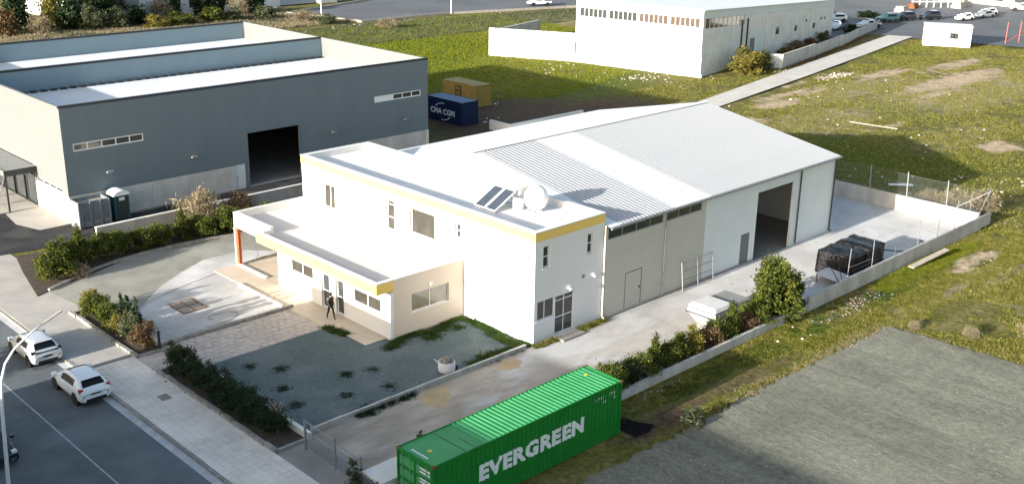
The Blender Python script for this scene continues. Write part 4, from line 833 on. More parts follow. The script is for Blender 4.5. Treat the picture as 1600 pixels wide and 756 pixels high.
# ================================================================== CONTAINERS
def corr(u, p=.28, d=.036):
    k = (u % p)/p
    return 0 if k < .25 else (d*(k-.25)/.25 if k < .5 else (d if k < .75 else d*(1-(k-.75)/.25)))
def corr_wall(O, U, N, ln, z0, z1, p=.28, d=.036):
    """corrugated sheet: outer crest on the line O+u*U"""
    O = Vector(O); U = Vector(U); N = Vector(N); us = [0]; k = 0
    while k*p < ln:
        for f in (.25,.5,.75,1.0):
            u = k*p+f*p
            if u < ln: us.append(u)
        k += 1
    us.append(ln); mb = MB(); n_ = len(us)
    for z in (z0,z1): mb.v += [tuple(O+U*u-N*corr(u,p,d)+ZP*z) for u in us]
    fl = U.cross(ZP).dot(N) < 0
    mb.f = [((i,n_+i,n_+i+1,i+1) if fl else (i,i+1,n_+i+1,n_+i)) for i in range(n_-1)]; mb.mi = [0]*(n_-1); return mb, us
def container(name, x0, y0, lx, ly, h, label, body, roofm, ribs_from=0.0, door='-x', z=.0):
    t = thing(name, (x0+lx/2,y0+ly/2,z), label, 'container'); x1, y1 = x0+lx, y0+ly; zt_ = z+h; zb = z+.16
    for (px, py) in ((x0,y0),(x1-.1,y0),(x0,y1-.1),(x1-.1,y1-.1)):
        MB().box(px,py,zb,px+.1,py+.1,zt_-.12).build('corner_post', body, t)
        for zz in (z,zt_-.12): MB().box(px-.01,py-.01,zz,px+.17,py+.11,zz+.118).build('corner_casting', 'rust' if zz > z+1 else body, t)
    rl = MB()
    for (a, b_) in (((x0+.1,y0+.04),(x1-.1,y0+.04)),((x0+.1,y1-.04),(x1-.1,y1-.04)),((x0+.04,y0+.1),(x0+.04,y1-.1)),((x1-.04,y0+.1),(x1-.04,y1-.1))):
        rl.bar((*a,zt_-.06),(*b_,zt_-.06),.07,.1).bar((*a,z+.09),(*b_,z+.09),.07,.15)
    rl.build('rail', body, t); MB().box(x0+.09,y0+.09,z+.1,x1-.09,y1-.09,z+.16).build('floor', 'timber_grey', t)
    sides = {'-y':((x0+.1,y0+.012,0),XP,YN,lx-.2),'+y':((x0+.1,y1-.012,0),XP,YP,lx-.2),'-x':((x0+.012,y0+.1,0),YP,XN,ly-.2),'+x':((x1-.012,y0+.1,0),YP,XP,ly-.2)}
    for k, (O, U, N, ln) in sides.items():
        if k == door: continue
        corr_wall(O,U,N,ln,z+.15,zt_-.1)[0].build('side_panel', body, t)
    # roof with pressed ribs across the short way
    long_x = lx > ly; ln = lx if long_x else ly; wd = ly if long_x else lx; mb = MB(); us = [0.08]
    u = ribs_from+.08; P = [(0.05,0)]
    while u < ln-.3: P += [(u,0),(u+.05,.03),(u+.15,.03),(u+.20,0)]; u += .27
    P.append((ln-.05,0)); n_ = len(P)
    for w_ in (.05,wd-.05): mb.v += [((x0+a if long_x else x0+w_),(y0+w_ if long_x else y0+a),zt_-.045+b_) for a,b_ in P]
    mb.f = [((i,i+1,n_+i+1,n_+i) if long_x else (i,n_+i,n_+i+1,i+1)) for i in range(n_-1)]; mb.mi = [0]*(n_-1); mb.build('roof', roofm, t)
    return t
KX, KY = -16.44, -10.37
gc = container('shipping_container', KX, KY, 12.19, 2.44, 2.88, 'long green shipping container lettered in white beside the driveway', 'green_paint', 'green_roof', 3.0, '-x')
us_ = corr_wall((KX+.1,KY+.012,0),XP,YN,11.99,0,1)[1]
def on_side(u0, z0): return lambda u, v: (KX+.1+u0+u, KY+.012+corr(u0+u)-.004, z0+v)
put_text('lettering', 'EVERGREEN', 6.85, .84, on_side(2.55,1.06), 'letter_white', gc, bold=.055, space=1.12, cuts=[c-2.55 for c in us_ if 2.55 < c < 9.5])
mk = MB(); g = random.Random(4)
for i in range(8):
    u = 10.1+i*.19
    if i == 4: continue
    for _ in range(2): a = u+g.uniform(0,.09); zz = 2.38+g.uniform(-.03,.05); mk.add([(KX+.1+q, KY+.006, zz+w) for q, w in ((a,0),(a+.03,0),(a+.05,.13),(a+.02,.13))], [(0,1,2,3)])
for u in (10.7,10.85,11.5,11.53): mk.add([(KX+.1+q, KY+.006, 2.12+w) for q, w in ((u,0),(u+.035,0),(u+.055,.13),(u+.02,.13))], [(0,1,2,3)])
mk.build('code_marks', 'letter_white', gc)
ms = MB()
for yy in np.arange(KY+.75,KY+1.75,.16): ms.add([(KX+.28,yy,2.842),(KX+.28,yy+.1,2.842),(KX+.42,yy+.11,2.842),(KX+.42,yy+.02,2.842)], [(3,2,1,0)]); ms.add([(KX+11.80,yy,2.842),(KX+11.80,yy+.11,2.842),(KX+11.92,yy+.11,2.842),(KX+11.92,yy,2.842)], [(3,2,1,0)])
ms.build('roof_marks', 'letter_white', gc)
MB().box(KX+.75,KY+1.1,2.838,KX+.93,KY+1.28,2.845).box(KX+11.3,KY+1.6,2.838,KX+11.48,KY+1.78,2.872).build('roof_plate', 'yellow_mark', gc)
MB().box(KX+1.95,KY+.1,2.837,KX+2.0,KY+2.3,2.842).box(KX+2.5,KY+.1,2.837,KX+2.54,KY+1.2,2.842).build('roof_seam', 'dark_trim', gc)
for k in (0,1):
    y0 = KY+.1+k*1.125; dr = MB().box(KX+.04,y0,.2,KX+.09,y0+1.115,2.74).build('door', 'green_paint', gc)
    for zz in (.35,.95,1.55,2.15): MB().box(KX+.02,y0+.08,zz,KX+.042,y0+1.03,zz+.42).build('door_panel', 'green_roof', dr)
    for yy in (y0+.32,y0+.82):
        MB().tube([(KX+.0,yy,.18),(KX+.0,yy,2.76)], .018, 6).build('lock_rod', 'galv', dr); MB().bar((KX-.02,yy,1.2),(KX-.02,yy+.3,1.2),.03).build('handle', 'galv', dr)
    for zz in (.4,1.1,1.8,2.5): MB().box(KX+.0,KY+.03+k*2.34,zz,KX+.05,KY+.1+k*2.34,zz+.12).build('hinge', 'green_paint', dr)
    lm = MB()
    for i, zz in enumerate((2.45,2.28,1.95,1.8)): lm.box(KX+.014,y0+.12+.1*k,zz,KX+.019,y0+.12+.1*k+(.7 if k == 0 else .25),zz+.07)
    if k == 0: lm.build('door_marks', 'letter_white', dr)
MB().sheet([(-4.0,-9.2),(-3.3,-9.15),(-2.9,-9.5),(-2.7,-10.3),(-2.35,-11.0),(-3.1,-11.3),(-4.0,-11.2)], .02).build('mat', 'black_sheet')
tag(bpy.data.objects['mat'], 'black sheet lying on the ground at the end of the green container', 'sheet')
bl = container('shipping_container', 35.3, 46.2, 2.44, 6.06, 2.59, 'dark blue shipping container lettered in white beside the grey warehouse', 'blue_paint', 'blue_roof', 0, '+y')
def face_x(X, y_top): return lambda u, v: (X, y_top-u, v)
put_text('lettering', 'CMA CGM', 4.1, .66, lambda u, v: (35.306, 51.5-u, .82+v), 'letter_white', bl, bold=.045)
def arc(c, r0, r1, a0, a1, X, n_=14):
    mb = MB()
    for i in range(n_):
        t0, t1 = a0+(a1-a0)*i/n_, a0+(a1-a0)*(i+1)/n_; mb.add([(X,c[0]-r0*math.cos(t0)*1.5,c[1]+r0*math.sin(t0)),(X,c[0]-r1*math.cos(t0)*1.5,c[1]+r1*math.sin(t0)),(X,c[0]-r1*math.cos(t1)*1.5,c[1]+r1*math.sin(t1)),(X,c[0]-r0*math.cos(t1)*1.5,c[1]+r0*math.sin(t1))], [(0,1,2,3)])
    return mb
arc((49.4,1.15),.88,.97,R(80),R(150),35.306).build('swoosh', 'letter_white', bl); arc((49.4,1.15),.88,.97,R(260),R(330),35.306).build('swoosh', 'letter_white', bl)
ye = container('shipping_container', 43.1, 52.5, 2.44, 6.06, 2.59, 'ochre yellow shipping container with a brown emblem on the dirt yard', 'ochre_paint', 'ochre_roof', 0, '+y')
MB().box(43.103,55.1,1.0,43.109,56.2,2.2).build('emblem', 'brown_mark', ye)
put_text('emblem_letters', 'm', .7, .45, lambda u, v: (43.098, 56.0-u, 1.62+v), 'ochre_paint', ye, bold=.03); put_text('emblem_letters', 'sc', .75, .4, lambda u, v: (43.098, 56.02-u, 1.1+v), 'ochre_paint', ye, bold=.03)

# ================================================================== VEHICLES
def split_body(ctrl_v, ctrl_f, mids, levels, mats, names, parent):
    """smooth the control mesh, then make one object per material and per connected piece"""
    me = bpy.data.meshes.new('tmp'); me.from_pydata(ctrl_v, [], ctrl_f); o = bpy.data.objects.new('tmp', me); COL.objects.link(o)
    for k in mats: me.materials.append(MATS[k])
    me.polygons.foreach_set('material_index', mids); md = o.modifiers.new('s', 'SUBSURF'); md.levels = levels; md.render_levels = levels
    bpy.context.view_layer.update(); ev = bpy.data.meshes.new_from_object(o.evaluated_get(bpy.context.evaluated_depsgraph_get())); bpy.data.objects.remove(o)
    out = {}
    for p_ in ev.polygons: out.setdefault(p_.material_index, []).append(list(p_.vertices))
    co = [v.co.copy() for v in ev.vertices]; res = []
    for mi, fs_ in out.items():
        # connected pieces
        par = {}
        def find(a):
            while par.setdefault(a,a) != a: par[a] = par[par[a]]; a = par[a]
            return a
        for f in fs_:
            for v in f[1:]: par[find(v)] = find(f[0])
        gr = {}
        for f in fs_: gr.setdefault(find(f[0]), []).append(f)
        for f_ in gr.values():
            ids = sorted({v for f in f_ for v in f}); mp_ = {v:i for i,v in enumerate(ids)}; m2 = bpy.data.meshes.new(names[mi])
            m2.from_pydata([co[v] for v in ids], [], [[mp_[v] for v in f] for f in f_]); m2.materials.append(MATS[mats[mi]]); m2.polygons.foreach_set('use_smooth', [True]*len(f_)); m2.update()
            q = bpy.data.objects.new(names[mi], m2); COL.objects.link(q); q.parent = parent; res.append(q)
    return res
CARS = {
 'hatch': dict(w=.86, st=[(-1.98,.32,.56,.70,.60,.74,0),(-1.95,.25,.64,.86,.70,.90,0),(-1.82,.22,.68,.95,.68,1.02,1),(-1.46,.20,.72,.96,.56,1.40,5),(-1.05,.20,.73,.95,.56,1.46,2),(-.5,.20,.73,.94,.56,1.485,3),(.05,.20,.73,.92,.56,1.47,2),(.45,.20,.72,.90,.57,1.39,1),(1.15,.20,.70,.88,.64,.97,0),(1.68,.23,.62,.76,.58,.82,0),(1.96,.30,.50,.60,.44,.62,0)], wb=(-1.22,1.28), r=.31),
 'suv': dict(w=.92, st=[(-2.2,.42,.80,1.0,.70,1.05,0),(-2.16,.36,.85,1.1,.78,1.15,0),(-2.05,.34,.9,1.14,.74,1.3,1),(-1.9,.34,.92,1.12,.70,1.72,5),(-1.5,.34,.92,1.12,.70,1.75,2),(-.8,.34,.92,1.12,.70,1.78,3),(.1,.34,.92,1.10,.70,1.77,2),(.5,.34,.92,1.10,.70,1.70,1),(1.0,.34,.9,1.10,.76,1.14,0),(1.95,.36,.86,1.02,.76,1.06,0),(2.15,.42,.7,.9,.66,.92,0)], wb=(-1.3,1.35), r=.38),
 'pickup': dict(w=.90, st=[(-2.5,.5,.85,1.0,.8,1.02,0),(-2.46,.46,.9,1.02,.84,1.04,0),(-1.4,.44,.9,1.02,.84,1.04,0),(-.72,.42,.9,1.04,.8,1.06,1),(-.62,.40,.92,1.05,.68,1.66,5),(-.45,.40,.92,1.05,.68,1.68,2),(.1,.38,.92,1.05,.68,1.72,3),(.55,.38,.92,1.05,.68,1.70,2),(.8,.38,.92,1.05,.69,1.62,1),(1.35,.38,.9,1.06,.76,1.10,0),(2.3,.42,.86,1.0,.76,1.02,0),(2.5,.48,.7,.85,.66,.88,0)], wb=(-1.55,1.5), r=.38),
}
def make_car(name, kind, loc, heading, paint, label, group, detail=2, tail='red_lamp', black_rear=False):
    t = thing(name, loc, label, 'car', group, heading-math.pi/2 if False else heading); K = CARS[kind]; w = K['w']; st = K['st']; V_, F_, M_ = [], [], []
    # section: bottom centre, sill, waist, belt, roof edge, roof centre; mirrored
    for (x, zb, zm, zbl, rw_, zr, _) in st:
        pin = .84 if x in (st[0][0], st[-1][0]) else (.95 if x in (st[1][0], st[-2][0]) else 1.0)
        half = [(w*.8*pin,zb),(w*pin,zb+.12),(w*1.0*pin,zm),(w*.95*pin,zbl),((w*.95*.22+rw_*.78)*pin,zbl+(zr-.03-zbl)*.80),(rw_*.96*pin,zr-.025),(rw_*.5*pin,zr)]
        ring = half+[(-a,b_) for a,b_ in half[::-1]]; V_ += [(x,-a,b_) for a,b_ in ring]
    n_ = 14
    for i in range(len(st)-1):
        fl_a, fl_b = st[i][6], st[i+1][6]
        for j in range(n_):
            a, b_ = i*n_+j, i*n_+(j+1)%n_; F_.append((a,(i+1)*n_+j,(i+1)*n_+(j+1)%n_,b_)); mi = 0
            if j in (3,9) and ((fl_a in (2,3) and fl_b in (2,3)) or (fl_a in (2,3) and fl_b == 1)): mi = 1
            if j in (5,6,7) and {fl_a,fl_b} in ({1,2},{1,5}): mi = 2
            if j == 13: mi = 3
            M_.append(mi)
    F_.append(tuple(range(n_))[::-1]); M_.append(0); F_.append(tuple((len(st)-1)*n_+j for j in range(n_))); M_.append(0)
    split_body(V_, F_, M_, detail, [paint,'car_glass','car_glass','plastic_black'], ['body','side_window','windscreen','underside'], t)
    r_ = K['r']
    for x in K['wb']:
        for s in (-1,1):
            wl = thing_part = bpy.data.objects.new('wheel', None); COL.objects.link(wl); wl.parent = t; wl.location = (x,s*(w-.10),r_)
            MB().lathe([(r_*.62,-.1),(r_*.94,-.1),(r_,-.06),(r_,.06),(r_*.94,.1),(r_*.62,.1)], (0,0,0), 18, 'y').build('tyre', 'tyre', wl, True, True)
            MB().lathe([(r_*.6,-.07*s),(r_*.64,.09*s),(r_*.5,.1*s),(r_*.15,.06*s),(r_*.02,.085*s)], (0,0,0), 14, 'y').build('rim', 'rim', wl, True, True)
            MB().lathe([(r_*1.2,0),(r_*1.2,.02*s),(r_*.5,.021*s)], (x,s*(w-.012),r_+.02), 18, 'y').build('wheel_arch', 'plastic_black', t, False, True)
    x0 = st[0][0]; zb = st[0][1]
    if kind == 'hatch':
        for s in (-1,1):
            MB().add([(x0+.10,s*.62,.80),(x0+.03,s*.83,.78) if False else (x0+.17,s*.84,.78),(x0+.30,s*.835,.98),(x0+.33,s*.74,1.08),(x0+.20,s*.60,.96)], [(0,1,2,3,4) if s < 0 else (4,3,2,1,0)]).build('tail_lamp', tail, t, False, True) if False else MB().box(x0+.09,s*.62,.72,x0+.30,s*.815,1.02).build('tail_lamp', tail, t, False, True)
            MB().box(st[-1][0]-.3,s*.52,.62,st[-1][0]-.06,s*.76,.74).build('headlamp', 'frame_white', t, False, True)
            MB().box(.78,s*.84,.93,.98,s*1.0,1.07).build('mirror', paint, t, False, True)
        MB().box(x0-.006,-.55,.30,x0+.2,.55,.46).build('rear_bumper', 'plastic_black', t, False, True)
        MB().box(x0+.0,-.26,.62,x0+.06,.26,.72).build('number_plate', 'plate', t, False, True)
        if black_rear: MB().box(x0+.045,-.62,.84,x0+.13,.62,.95).build('tail_strip', 'plastic_black', t, False, True)
        MB().box(-1.56,-.48,1.385,-1.38,.48,1.41).build('spoiler', paint, t, False, True)
        for yy in (-1,1): MB().tube([(.0,yy*.46,1.458),(-1.0,yy*.46,1.445)], .008, 4).build('roof_seam', 'plastic_black', t, False, True)
    else:
        for s in (-1,1):
            MB().box(x0-.01,s*(w-.22),.85,x0+.08,s*(w-.06),1.0).build('tail_lamp', 'red_lamp', t, False, True); MB().box(st[-1][0]-.12,s*.5,.72,st[-1][0]-.0,s*.72,.88).build('headlamp', 'frame_white', t, False, True)
        MB().box(x0-.06,-w*.9,zb-.05,x0+.12,w*.9,zb+.16).build('rear_bumper', 'plastic_black', t, False, True)
    if kind == 'pickup': MB().box(-2.35,-.72,1.03,-.78,.72,1.055).build('load_bed', 'plastic_black', t, False, True)
    return t
ST = 'cars parked along the kerb'; FC = 'vehicles parked in the far lot'
make_car('parked_car', 'hatch', (-21.98,12.15,Z0), R(90), 'car_white', 'white hatchback with red tail lamps parked nearer at the kerb', ST, 2)
make_car('parked_car', 'hatch', (-21.96,18.35,Z0), R(90), 'car_silver', 'white hatchback with black rear hatch panel parked farther along the kerb', ST, 2, 'plastic_black', True)
make_car('parked_car', 'hatch', (-28.0,8.8,Z0), R(-90), 'car_dark', 'dark car just showing at the bottom left corner beside the lamp post', ST, 2)
for kd, px, py, hd, pt, lb_ in (
    ('pickup',122.2,120.0,R(150),'car_white','white pickup on the road left of the white factory'),
    ('hatch',140.5,62.0,R(200),'car_white','white car partly hidden by the corner of the factory'),
    ('suv',149.0,67.0,R(150),'car_silver','silver estate car parked behind the two front vehicles near the factory'),
    ('pickup',146.5,58.6,R(165),'car_silver','silver pickup with open bed parked by the end of the retaining wall'),
    ('suv',157.6,60.8,R(155),'car_green','dark green off-road car in the far lot'),
    ('suv',163,60,R(155),'car_dark','dark car half hidden behind the green off-road car'),
    ('hatch',173.0,52.6,R(165),'car_white','white hatchback parked above the site cabin'),
    ('suv',168.5,57.5,R(160),'car_dark','black pickup-sized car left of the white far hatchback'),
    ('hatch',181,52,R(160),'car_grey','grey car right of the white far hatchback'),
    ('hatch',186,53.5,R(160),'car_silver','silver car at the end of the far parked row'),
    ('suv',199,52.0,R(120),'car_white','white van at the far top right corner')):
    make_car('parked_car', kd, (px,py,.02), hd, pt, lb_, FC, 1)

# ================================================================== STREET LAMP, PERSON, LOOSE THINGS
lp = thing('street_lamp', (-30.1,0,0), 'tall curved pale street lamp at the left edge of the picture', 'street lamp')
MB().tube([(-30.1,0,0),(-29.9,0,3),(-29.72,0,6.2),(-29.6,0,7.4),(-29.36,0,8.1),(-28.95,0,8.6),(-28.3,0,9.05),(-27.7,0,9.35)], [.10,.085,.07,.06,.05,.045,.04,.035], 10).build('mast', 'lamp_steel', lp, smooth=True)
MB().bar((-27.75,0,9.33),(-26.95,0,9.68),.12,.045).build('lamp_head', 'fibre_grey', lp); MB().lathe([(.2,0),(.2,.05),(.12,.35)], (-30.1,0,-.0), 10).build('base', 'lamp_steel', lp)
MB().sheet([(-27.6,-.09),(-27.05,-.09),(-27.05,.09),(-27.6,.09)], 9.30).build('lamp_glass', 'frame_white', lp) if False else None

def skin_mesh(verts, edges, radii, root, sub=2):
    me = bpy.data.meshes.new('sk'); me.from_pydata(verts, edges, []); o = bpy.data.objects.new('sk', me); COL.objects.link(o)
    md = o.modifiers.new('skin', 'SKIN'); md.use_smooth_shade = True
    for i, r_ in enumerate(radii): me.skin_vertices[0].data[i].radius = r_ if hasattr(r_,'__len__') else (r_, r_)
    me.skin_vertices[0].data[root].use_root = True; ss = o.modifiers.new('ss', 'SUBSURF'); ss.levels = sub; ss.render_levels = sub
    bpy.context.view_layer.update(); ev = bpy.data.meshes.new_from_object(o.evaluated_get(bpy.context.evaluated_depsgraph_get())); bpy.data.objects.remove(o); return ev
pe = thing('person', (-6.55,11.2,.05), 'person in dark clothes walking past the entrance doors', 'person', rz=R(-90))
# local: +x walking direction, y left, z up
pv = [(0,0,.93),(0,.0,1.08),(.01,0,1.25),(.02,0,1.40),(.04,0,1.50),(.07,0,1.60),(.08,0,1.70),
      (.0,.09,.90),(.14,.10,.52),(.22,.10,.09),(.36,.11,.04), (0,-.09,.90),(-.10,-.10,.50),(-.30,-.10,.14),(-.20,-.10,.03),
      (.02,.19,1.40),(-.06,.24,1.12),(.05,.23,.88),(.08,.225,.80), (.02,-.19,1.40),(.05,-.25,1.13),(.20,-.22,.95),(.25,-.21,.89)]
pe_e = [(0,1),(1,2),(2,3),(3,4),(4,5),(5,6),(0,7),(7,8),(8,9),(9,10),(0,11),(11,12),(12,13),(13,14),(3,15),(15,16),(16,17),(17,18),(3,19),(19,20),(20,21),(21,22)]
pr = [(.15,.13),(.15,.115),(.17,.12),(.16,.11),.055,.09,.075,.09,.065,.045,.04,.09,.065,.045,.04,.065,.048,.038,.032,.065,.048,.038,.032]
bm_ = skin_mesh(pv, pe_e, pr, 0); 
for k in ('cloth_dark','cloth_dark','skin','cloth_grey','plastic_black'): bm_.materials.append(MATS[k])
for p_ in bm_.polygons:
    c_ = p_.center; p_.use_smooth = True
    p_.material_index = 2 if c_.z > 1.49 else (4 if c_.z < .08 else (3 if abs(c_.y) > .17 and c_.z > .9 else (2 if abs(c_.y) > .17 and c_.z > .6 else (0 if c_.z > .9 else 1))))
bo = bpy.data.objects.new('body', bm_); COL.objects.link(bo); bo.parent = pe
hr = MB().lathe([(.02,-.13),(.085,-.10),(.105,-.02),(.10,.06),(.06,.11),(.01,.125)], (.055,0,1.665), 14); ho = hr.build('hair', 'hair', pe, True, True)
fcx = MB().box(.155,-.012,1.60,.18,.012,1.64).build('nose', 'skin', pe, False, True)
for s in (-1,1):
    MB().lathe([(.004,-.006),(.010,0),(.004,.006)], (.152,s*.032,1.655), 8, 'x').build('eye', 'plastic_black', pe, False, True)
    hx = (.10 if s > 0 else .275); hz_ = .77 if s > 0 else .865
    for i, (dy, ln) in enumerate(((-.025,.07),(-.008,.08),(.009,.075),(.025,.06))): MB().tube([(hx,s*.22+dy,hz_),(hx+.01,s*.22+dy,hz_-ln*.6),(hx-.005,s*.22+dy,hz_-ln)], .009, 5).build('finger', 'skin', pe, True, True)
    MB().tube([(hx+.02,s*.22,hz_+.03),(hx+.05,s*.215,hz_-.01),(hx+.05,s*.215,hz_-.035)], .010, 5).build('thumb', 'skin', pe, True, True)
MB().lathe([(.15,.80),(.165,.92),(.16,1.1),(.175,1.25),(.19,1.36),(.12,1.46),(.06,1.49)], (.01,0,0), 18).build('jacket', 'cloth_dark', pe, True, True).scale = (.80,1.12,1)

# rubble bag
bg_ = thing('rubble_bag', (-6.1,.75,.03), 'white bulk bag full of pale rubble standing on the gravel beside the kerb', 'bag')
MB().lathe([(.40,0),(.52,.06),(.56,.3),(.53,.55),(.55,.72),(.50,.74),(.48,.6)], (-6.1,.75,.03), 16).build('bag_sides', 'bag_white', bg_, smooth=True)
def rock(seed, r_):
    g = random.Random(seed); b_ = bmesh.new(); bmesh.ops.create_icosphere(b_, subdivisions=1, radius=r_)
    for v in b_.verts: v.co *= g.uniform(.7,1.25)
    me = bpy.data.meshes.new('rock'); b_.to_mesh(me); b_.free(); return me
rk = [rock(i,.12) for i in range(4)]
for r_ in rk: r_.materials.append(MATS['rubble_tan'])
g = random.Random(9)
for i in range(24):
    o = bpy.data.objects.new('rubble_piece', rk[i%4]); COL.objects.link(o); o.parent = bg_; a = g.uniform(0,6.28); d_ = g.uniform(0,.42); o.location = (d_*math.cos(a),d_*math.sin(a),.70+.26*(1-d_/.42)+g.uniform(-.03,.05)); o.rotation_euler = (g.uniform(0,6),)*3; o.scale = (g.uniform(.7,1.4),)*3
bg_.scale = (.86,.92,.86)
MB().tube([(-6.5,1.1,.75),(-6.75,1.2,.95),(-6.62,.95,.7)], .03, 5).build('lifting_loop', 'bag_white', bg_); MB().box(-5.72,.35,.1,-5.5,.62,.42).build('black_label', 'plastic_black', bg_)

# tarpaulin-wrapped stack
tp = thing('tarp_stack', (26.4,-6.0,0), 'black tarpaulin-wrapped stack tied with a strap beside the yard wall', 'wrapped stack')
def lumpy(x0, y0, x1, y1, h, seed, nm, inset=.05):
    g = np.random.RandomState(seed); b_ = bmesh.new(); bmesh.ops.create_cube(b_, size=1); bmesh.ops.subdivide_edges(b_, edges=b_.edges[:], cuts=9, use_grid_fill=True)
    for v in b_.verts:
        u, w_, z = v.co.x, v.co.y, v.co.z+.5; k = 1-inset*z**2.2*.7; rr = max(abs(u),abs(w_))*2
        if z > .95: z = 1-.05*rr**4+.03*math.sin(9*u+seed)
        q = .03*math.sin(14*u+5*z+seed)+.03*math.sin(17*w_+7*z)+.02*g.randn(); v.co = ((x0+x1)/2+u*(x1-x0)*k+q*.8, (y0+y1)/2+w_*(y1-y0)*k+q, max(.0, z*h+.02*g.randn()*(z > .05)))
    me = bpy.data.meshes.new(nm); b_.to_mesh(me); b_.free(); me.materials.append(MATS['tarp']); me.polygons.foreach_set('use_smooth', [True]*len(me.polygons))
    for v in me.vertices: v.co -= tp.location
    o = bpy.data.objects.new(nm, me); COL.objects.link(o); o.parent = tp; return o
lumpy(23.9,-7.0,26.6,-4.4,1.75,1,'wrapped_load'); lumpy(26.2,-7.1,28.6,-4.5,1.85,4,'wrapped_load')
MB().bar((23.98,-7.02,1.05),(23.98,-4.4,1.05),.03,.07).bar((23.96,-7.04,1.05),(26.6,-7.12,1.02),.03,.07).build('strap', 'strap', tp)
tl = thing('board_stack', (22.6,-6.3,0), 'white sheet on a small frame in front of the black tarpaulin stack', 'sheet')
MB().add([(21.9,-7.3,.55),(23.4,-7.4,.62),(23.5,-5.6,.75),(22.0,-5.5,.68),(21.9,-7.3,.5),(23.4,-7.4,.57),(23.5,-5.6,.7),(22.0,-5.5,.63)], [(0,1,2,3),(7,6,5,4),(0,4,5,1),(1,5,6,2),(2,6,7,3),(3,7,4,0)]).build('sheet', 'fibreglass', tl)
for (x, y) in ((22,-7.2),(23.3,-7.3),(23.4,-5.7),(22.1,-5.6)): MB().bar((x,y,0),(x,y,.55),.08).build('leg', 'timber_grey', tl)
MB().bar((21.8,-7.5,.5),(22.3,-6.3,1.45),.04).bar((22.2,-7.5,.5),(23.1,-6.6,1.2),.04).build('pole', 'black_metal', tl)
# white lidded trailer
tv = thing('lidded_trailer', (10.6,-5.0,0), 'white fibreglass box with tapered base and flat lid behind the driveway hedge', 'trailer')
def frus(x0,y0,x1,y1,z0,z1,ins,ins1=0):
    P = [(x0,y0),(x1,y0),(x1,y1),(x0,y1)]; cx_, cy_ = (x0+x1)/2,(y0+y1)/2
    def sh_(p_, k): return (p_[0]+(cx_-p_[0])/abs(cx_-p_[0])*k, p_[1]+(cy_-p_[1])/abs(cy_-p_[1])*k)
    return MB().add([(*sh_(q,ins),z0) for q in P]+[(*sh_(q,ins1),z1) for q in P], [(3,2,1,0),(4,5,6,7),(0,1,5,4),(1,2,6,5),(2,3,7,6),(3,0,4,7)])
frus(9.6,-6.1,13.4,-4.0,.12,.80,.42).build('hull', 'fibreglass', tv); frus(9.5,-6.2,13.5,-3.9,.80,.86,0).build('rubbing_strip', 'dark_trim', tv)
frus(9.55,-6.15,13.45,-3.95,.862,1.12,0,.06).build('upper_body', 'fibre_grey', tv); frus(9.62,-6.05,13.4,-4.0,1.12,1.17,0).build('rubbing_strip', 'dark_trim', tv)  # grey upper body and deck paint shading onto the white moulding
lid = frus(9.55,-6.1,11.6,-3.95,1.172,1.45,0,.18).build('lid', 'fibreglass', tv); lid2 = frus(11.62,-6.0,13.4,-4.05,1.172,1.28,0,.1).build('rear_deck', 'fibre_grey', tv)
for x in (10.2,12.8): MB().bar((x,-5.9,.06),(x,-4.2,.06),.12).build('skid', 'timber_grey', tv)
bv = lid.modifiers.new('b', 'BEVEL'); bv.width = .07; bv.segments = 3

pt_ = thing('portable_toilet', (-6.9,39.3,0), 'teal portable toilet with white domed roof beside the grey warehouse', 'toilet')
MB().box(-7.55,38.75,.08,-6.35,39.9,2.0).build('cabin', 'porta_teal', pt_); MB().box(-7.6,38.9,.12,-7.552,39.8,1.95).build('door', 'porta_dark', pt_)
MB().box(-7.45,38.70,.12,-6.45,38.748,1.95).build('side_panel', 'porta_dark', pt_); MB().box(-7.2,38.68,1.6,-6.75,38.698,1.85).build('vent_grille', 'porta_white', pt_)
rfm = MB(); n_ = 9; prf = [(-.68*math.cos(math.pi*i/n_), 2.0+.38*math.sin(math.pi*i/n_)) for i in range(n_+1)]
rfm.add([(-6.95+a,38.66,b_) for a,b_ in prf]+[(-6.95+a,39.98,b_) for a,b_ in prf], [tuple(range(n_+1)),tuple(range(2*n_+1,n_,-1))]+[(i,n_+1+i,n_+2+i,i+1) for i in range(n_)]+[(0,n_,2*n_+1,n_+1)]); rfm.build('roof', 'porta_white', pt_)
sk = thing('waste_skip', (-9.2,39.2,0), 'open grey steel bin filled to the rim beside the portable toilet', 'skip')
MB().box(-10.5,38.4,.1,-8.1,38.46,2.1).box(-10.5,39.84,.1,-8.1,39.9,2.1).box(-10.5,38.46,.1,-10.44,39.84,2.1).box(-8.16,38.46,.1,-8.1,39.84,2.1).build('shell', 'skip_grey', sk)
for x in (-10.47,-9.7,-8.9,-8.2): MB().box(x,38.3,.1,x+.12,38.398,2.1).build('rib', 'skip_grey', sk)
for x in (-10.2,-9.4,-8.6): MB().box(x,38.36,.25,x+.5,38.397,.55).build('lower_panel', 'galv', sk)
MB().box(-10.44,38.46,.1,-8.16,39.84,1.85).build('waste', 'stone_pale', sk); MB().box(-10.62,38.3,0,-10.51,39.9,2.15).build('end_post', 'galv', sk)

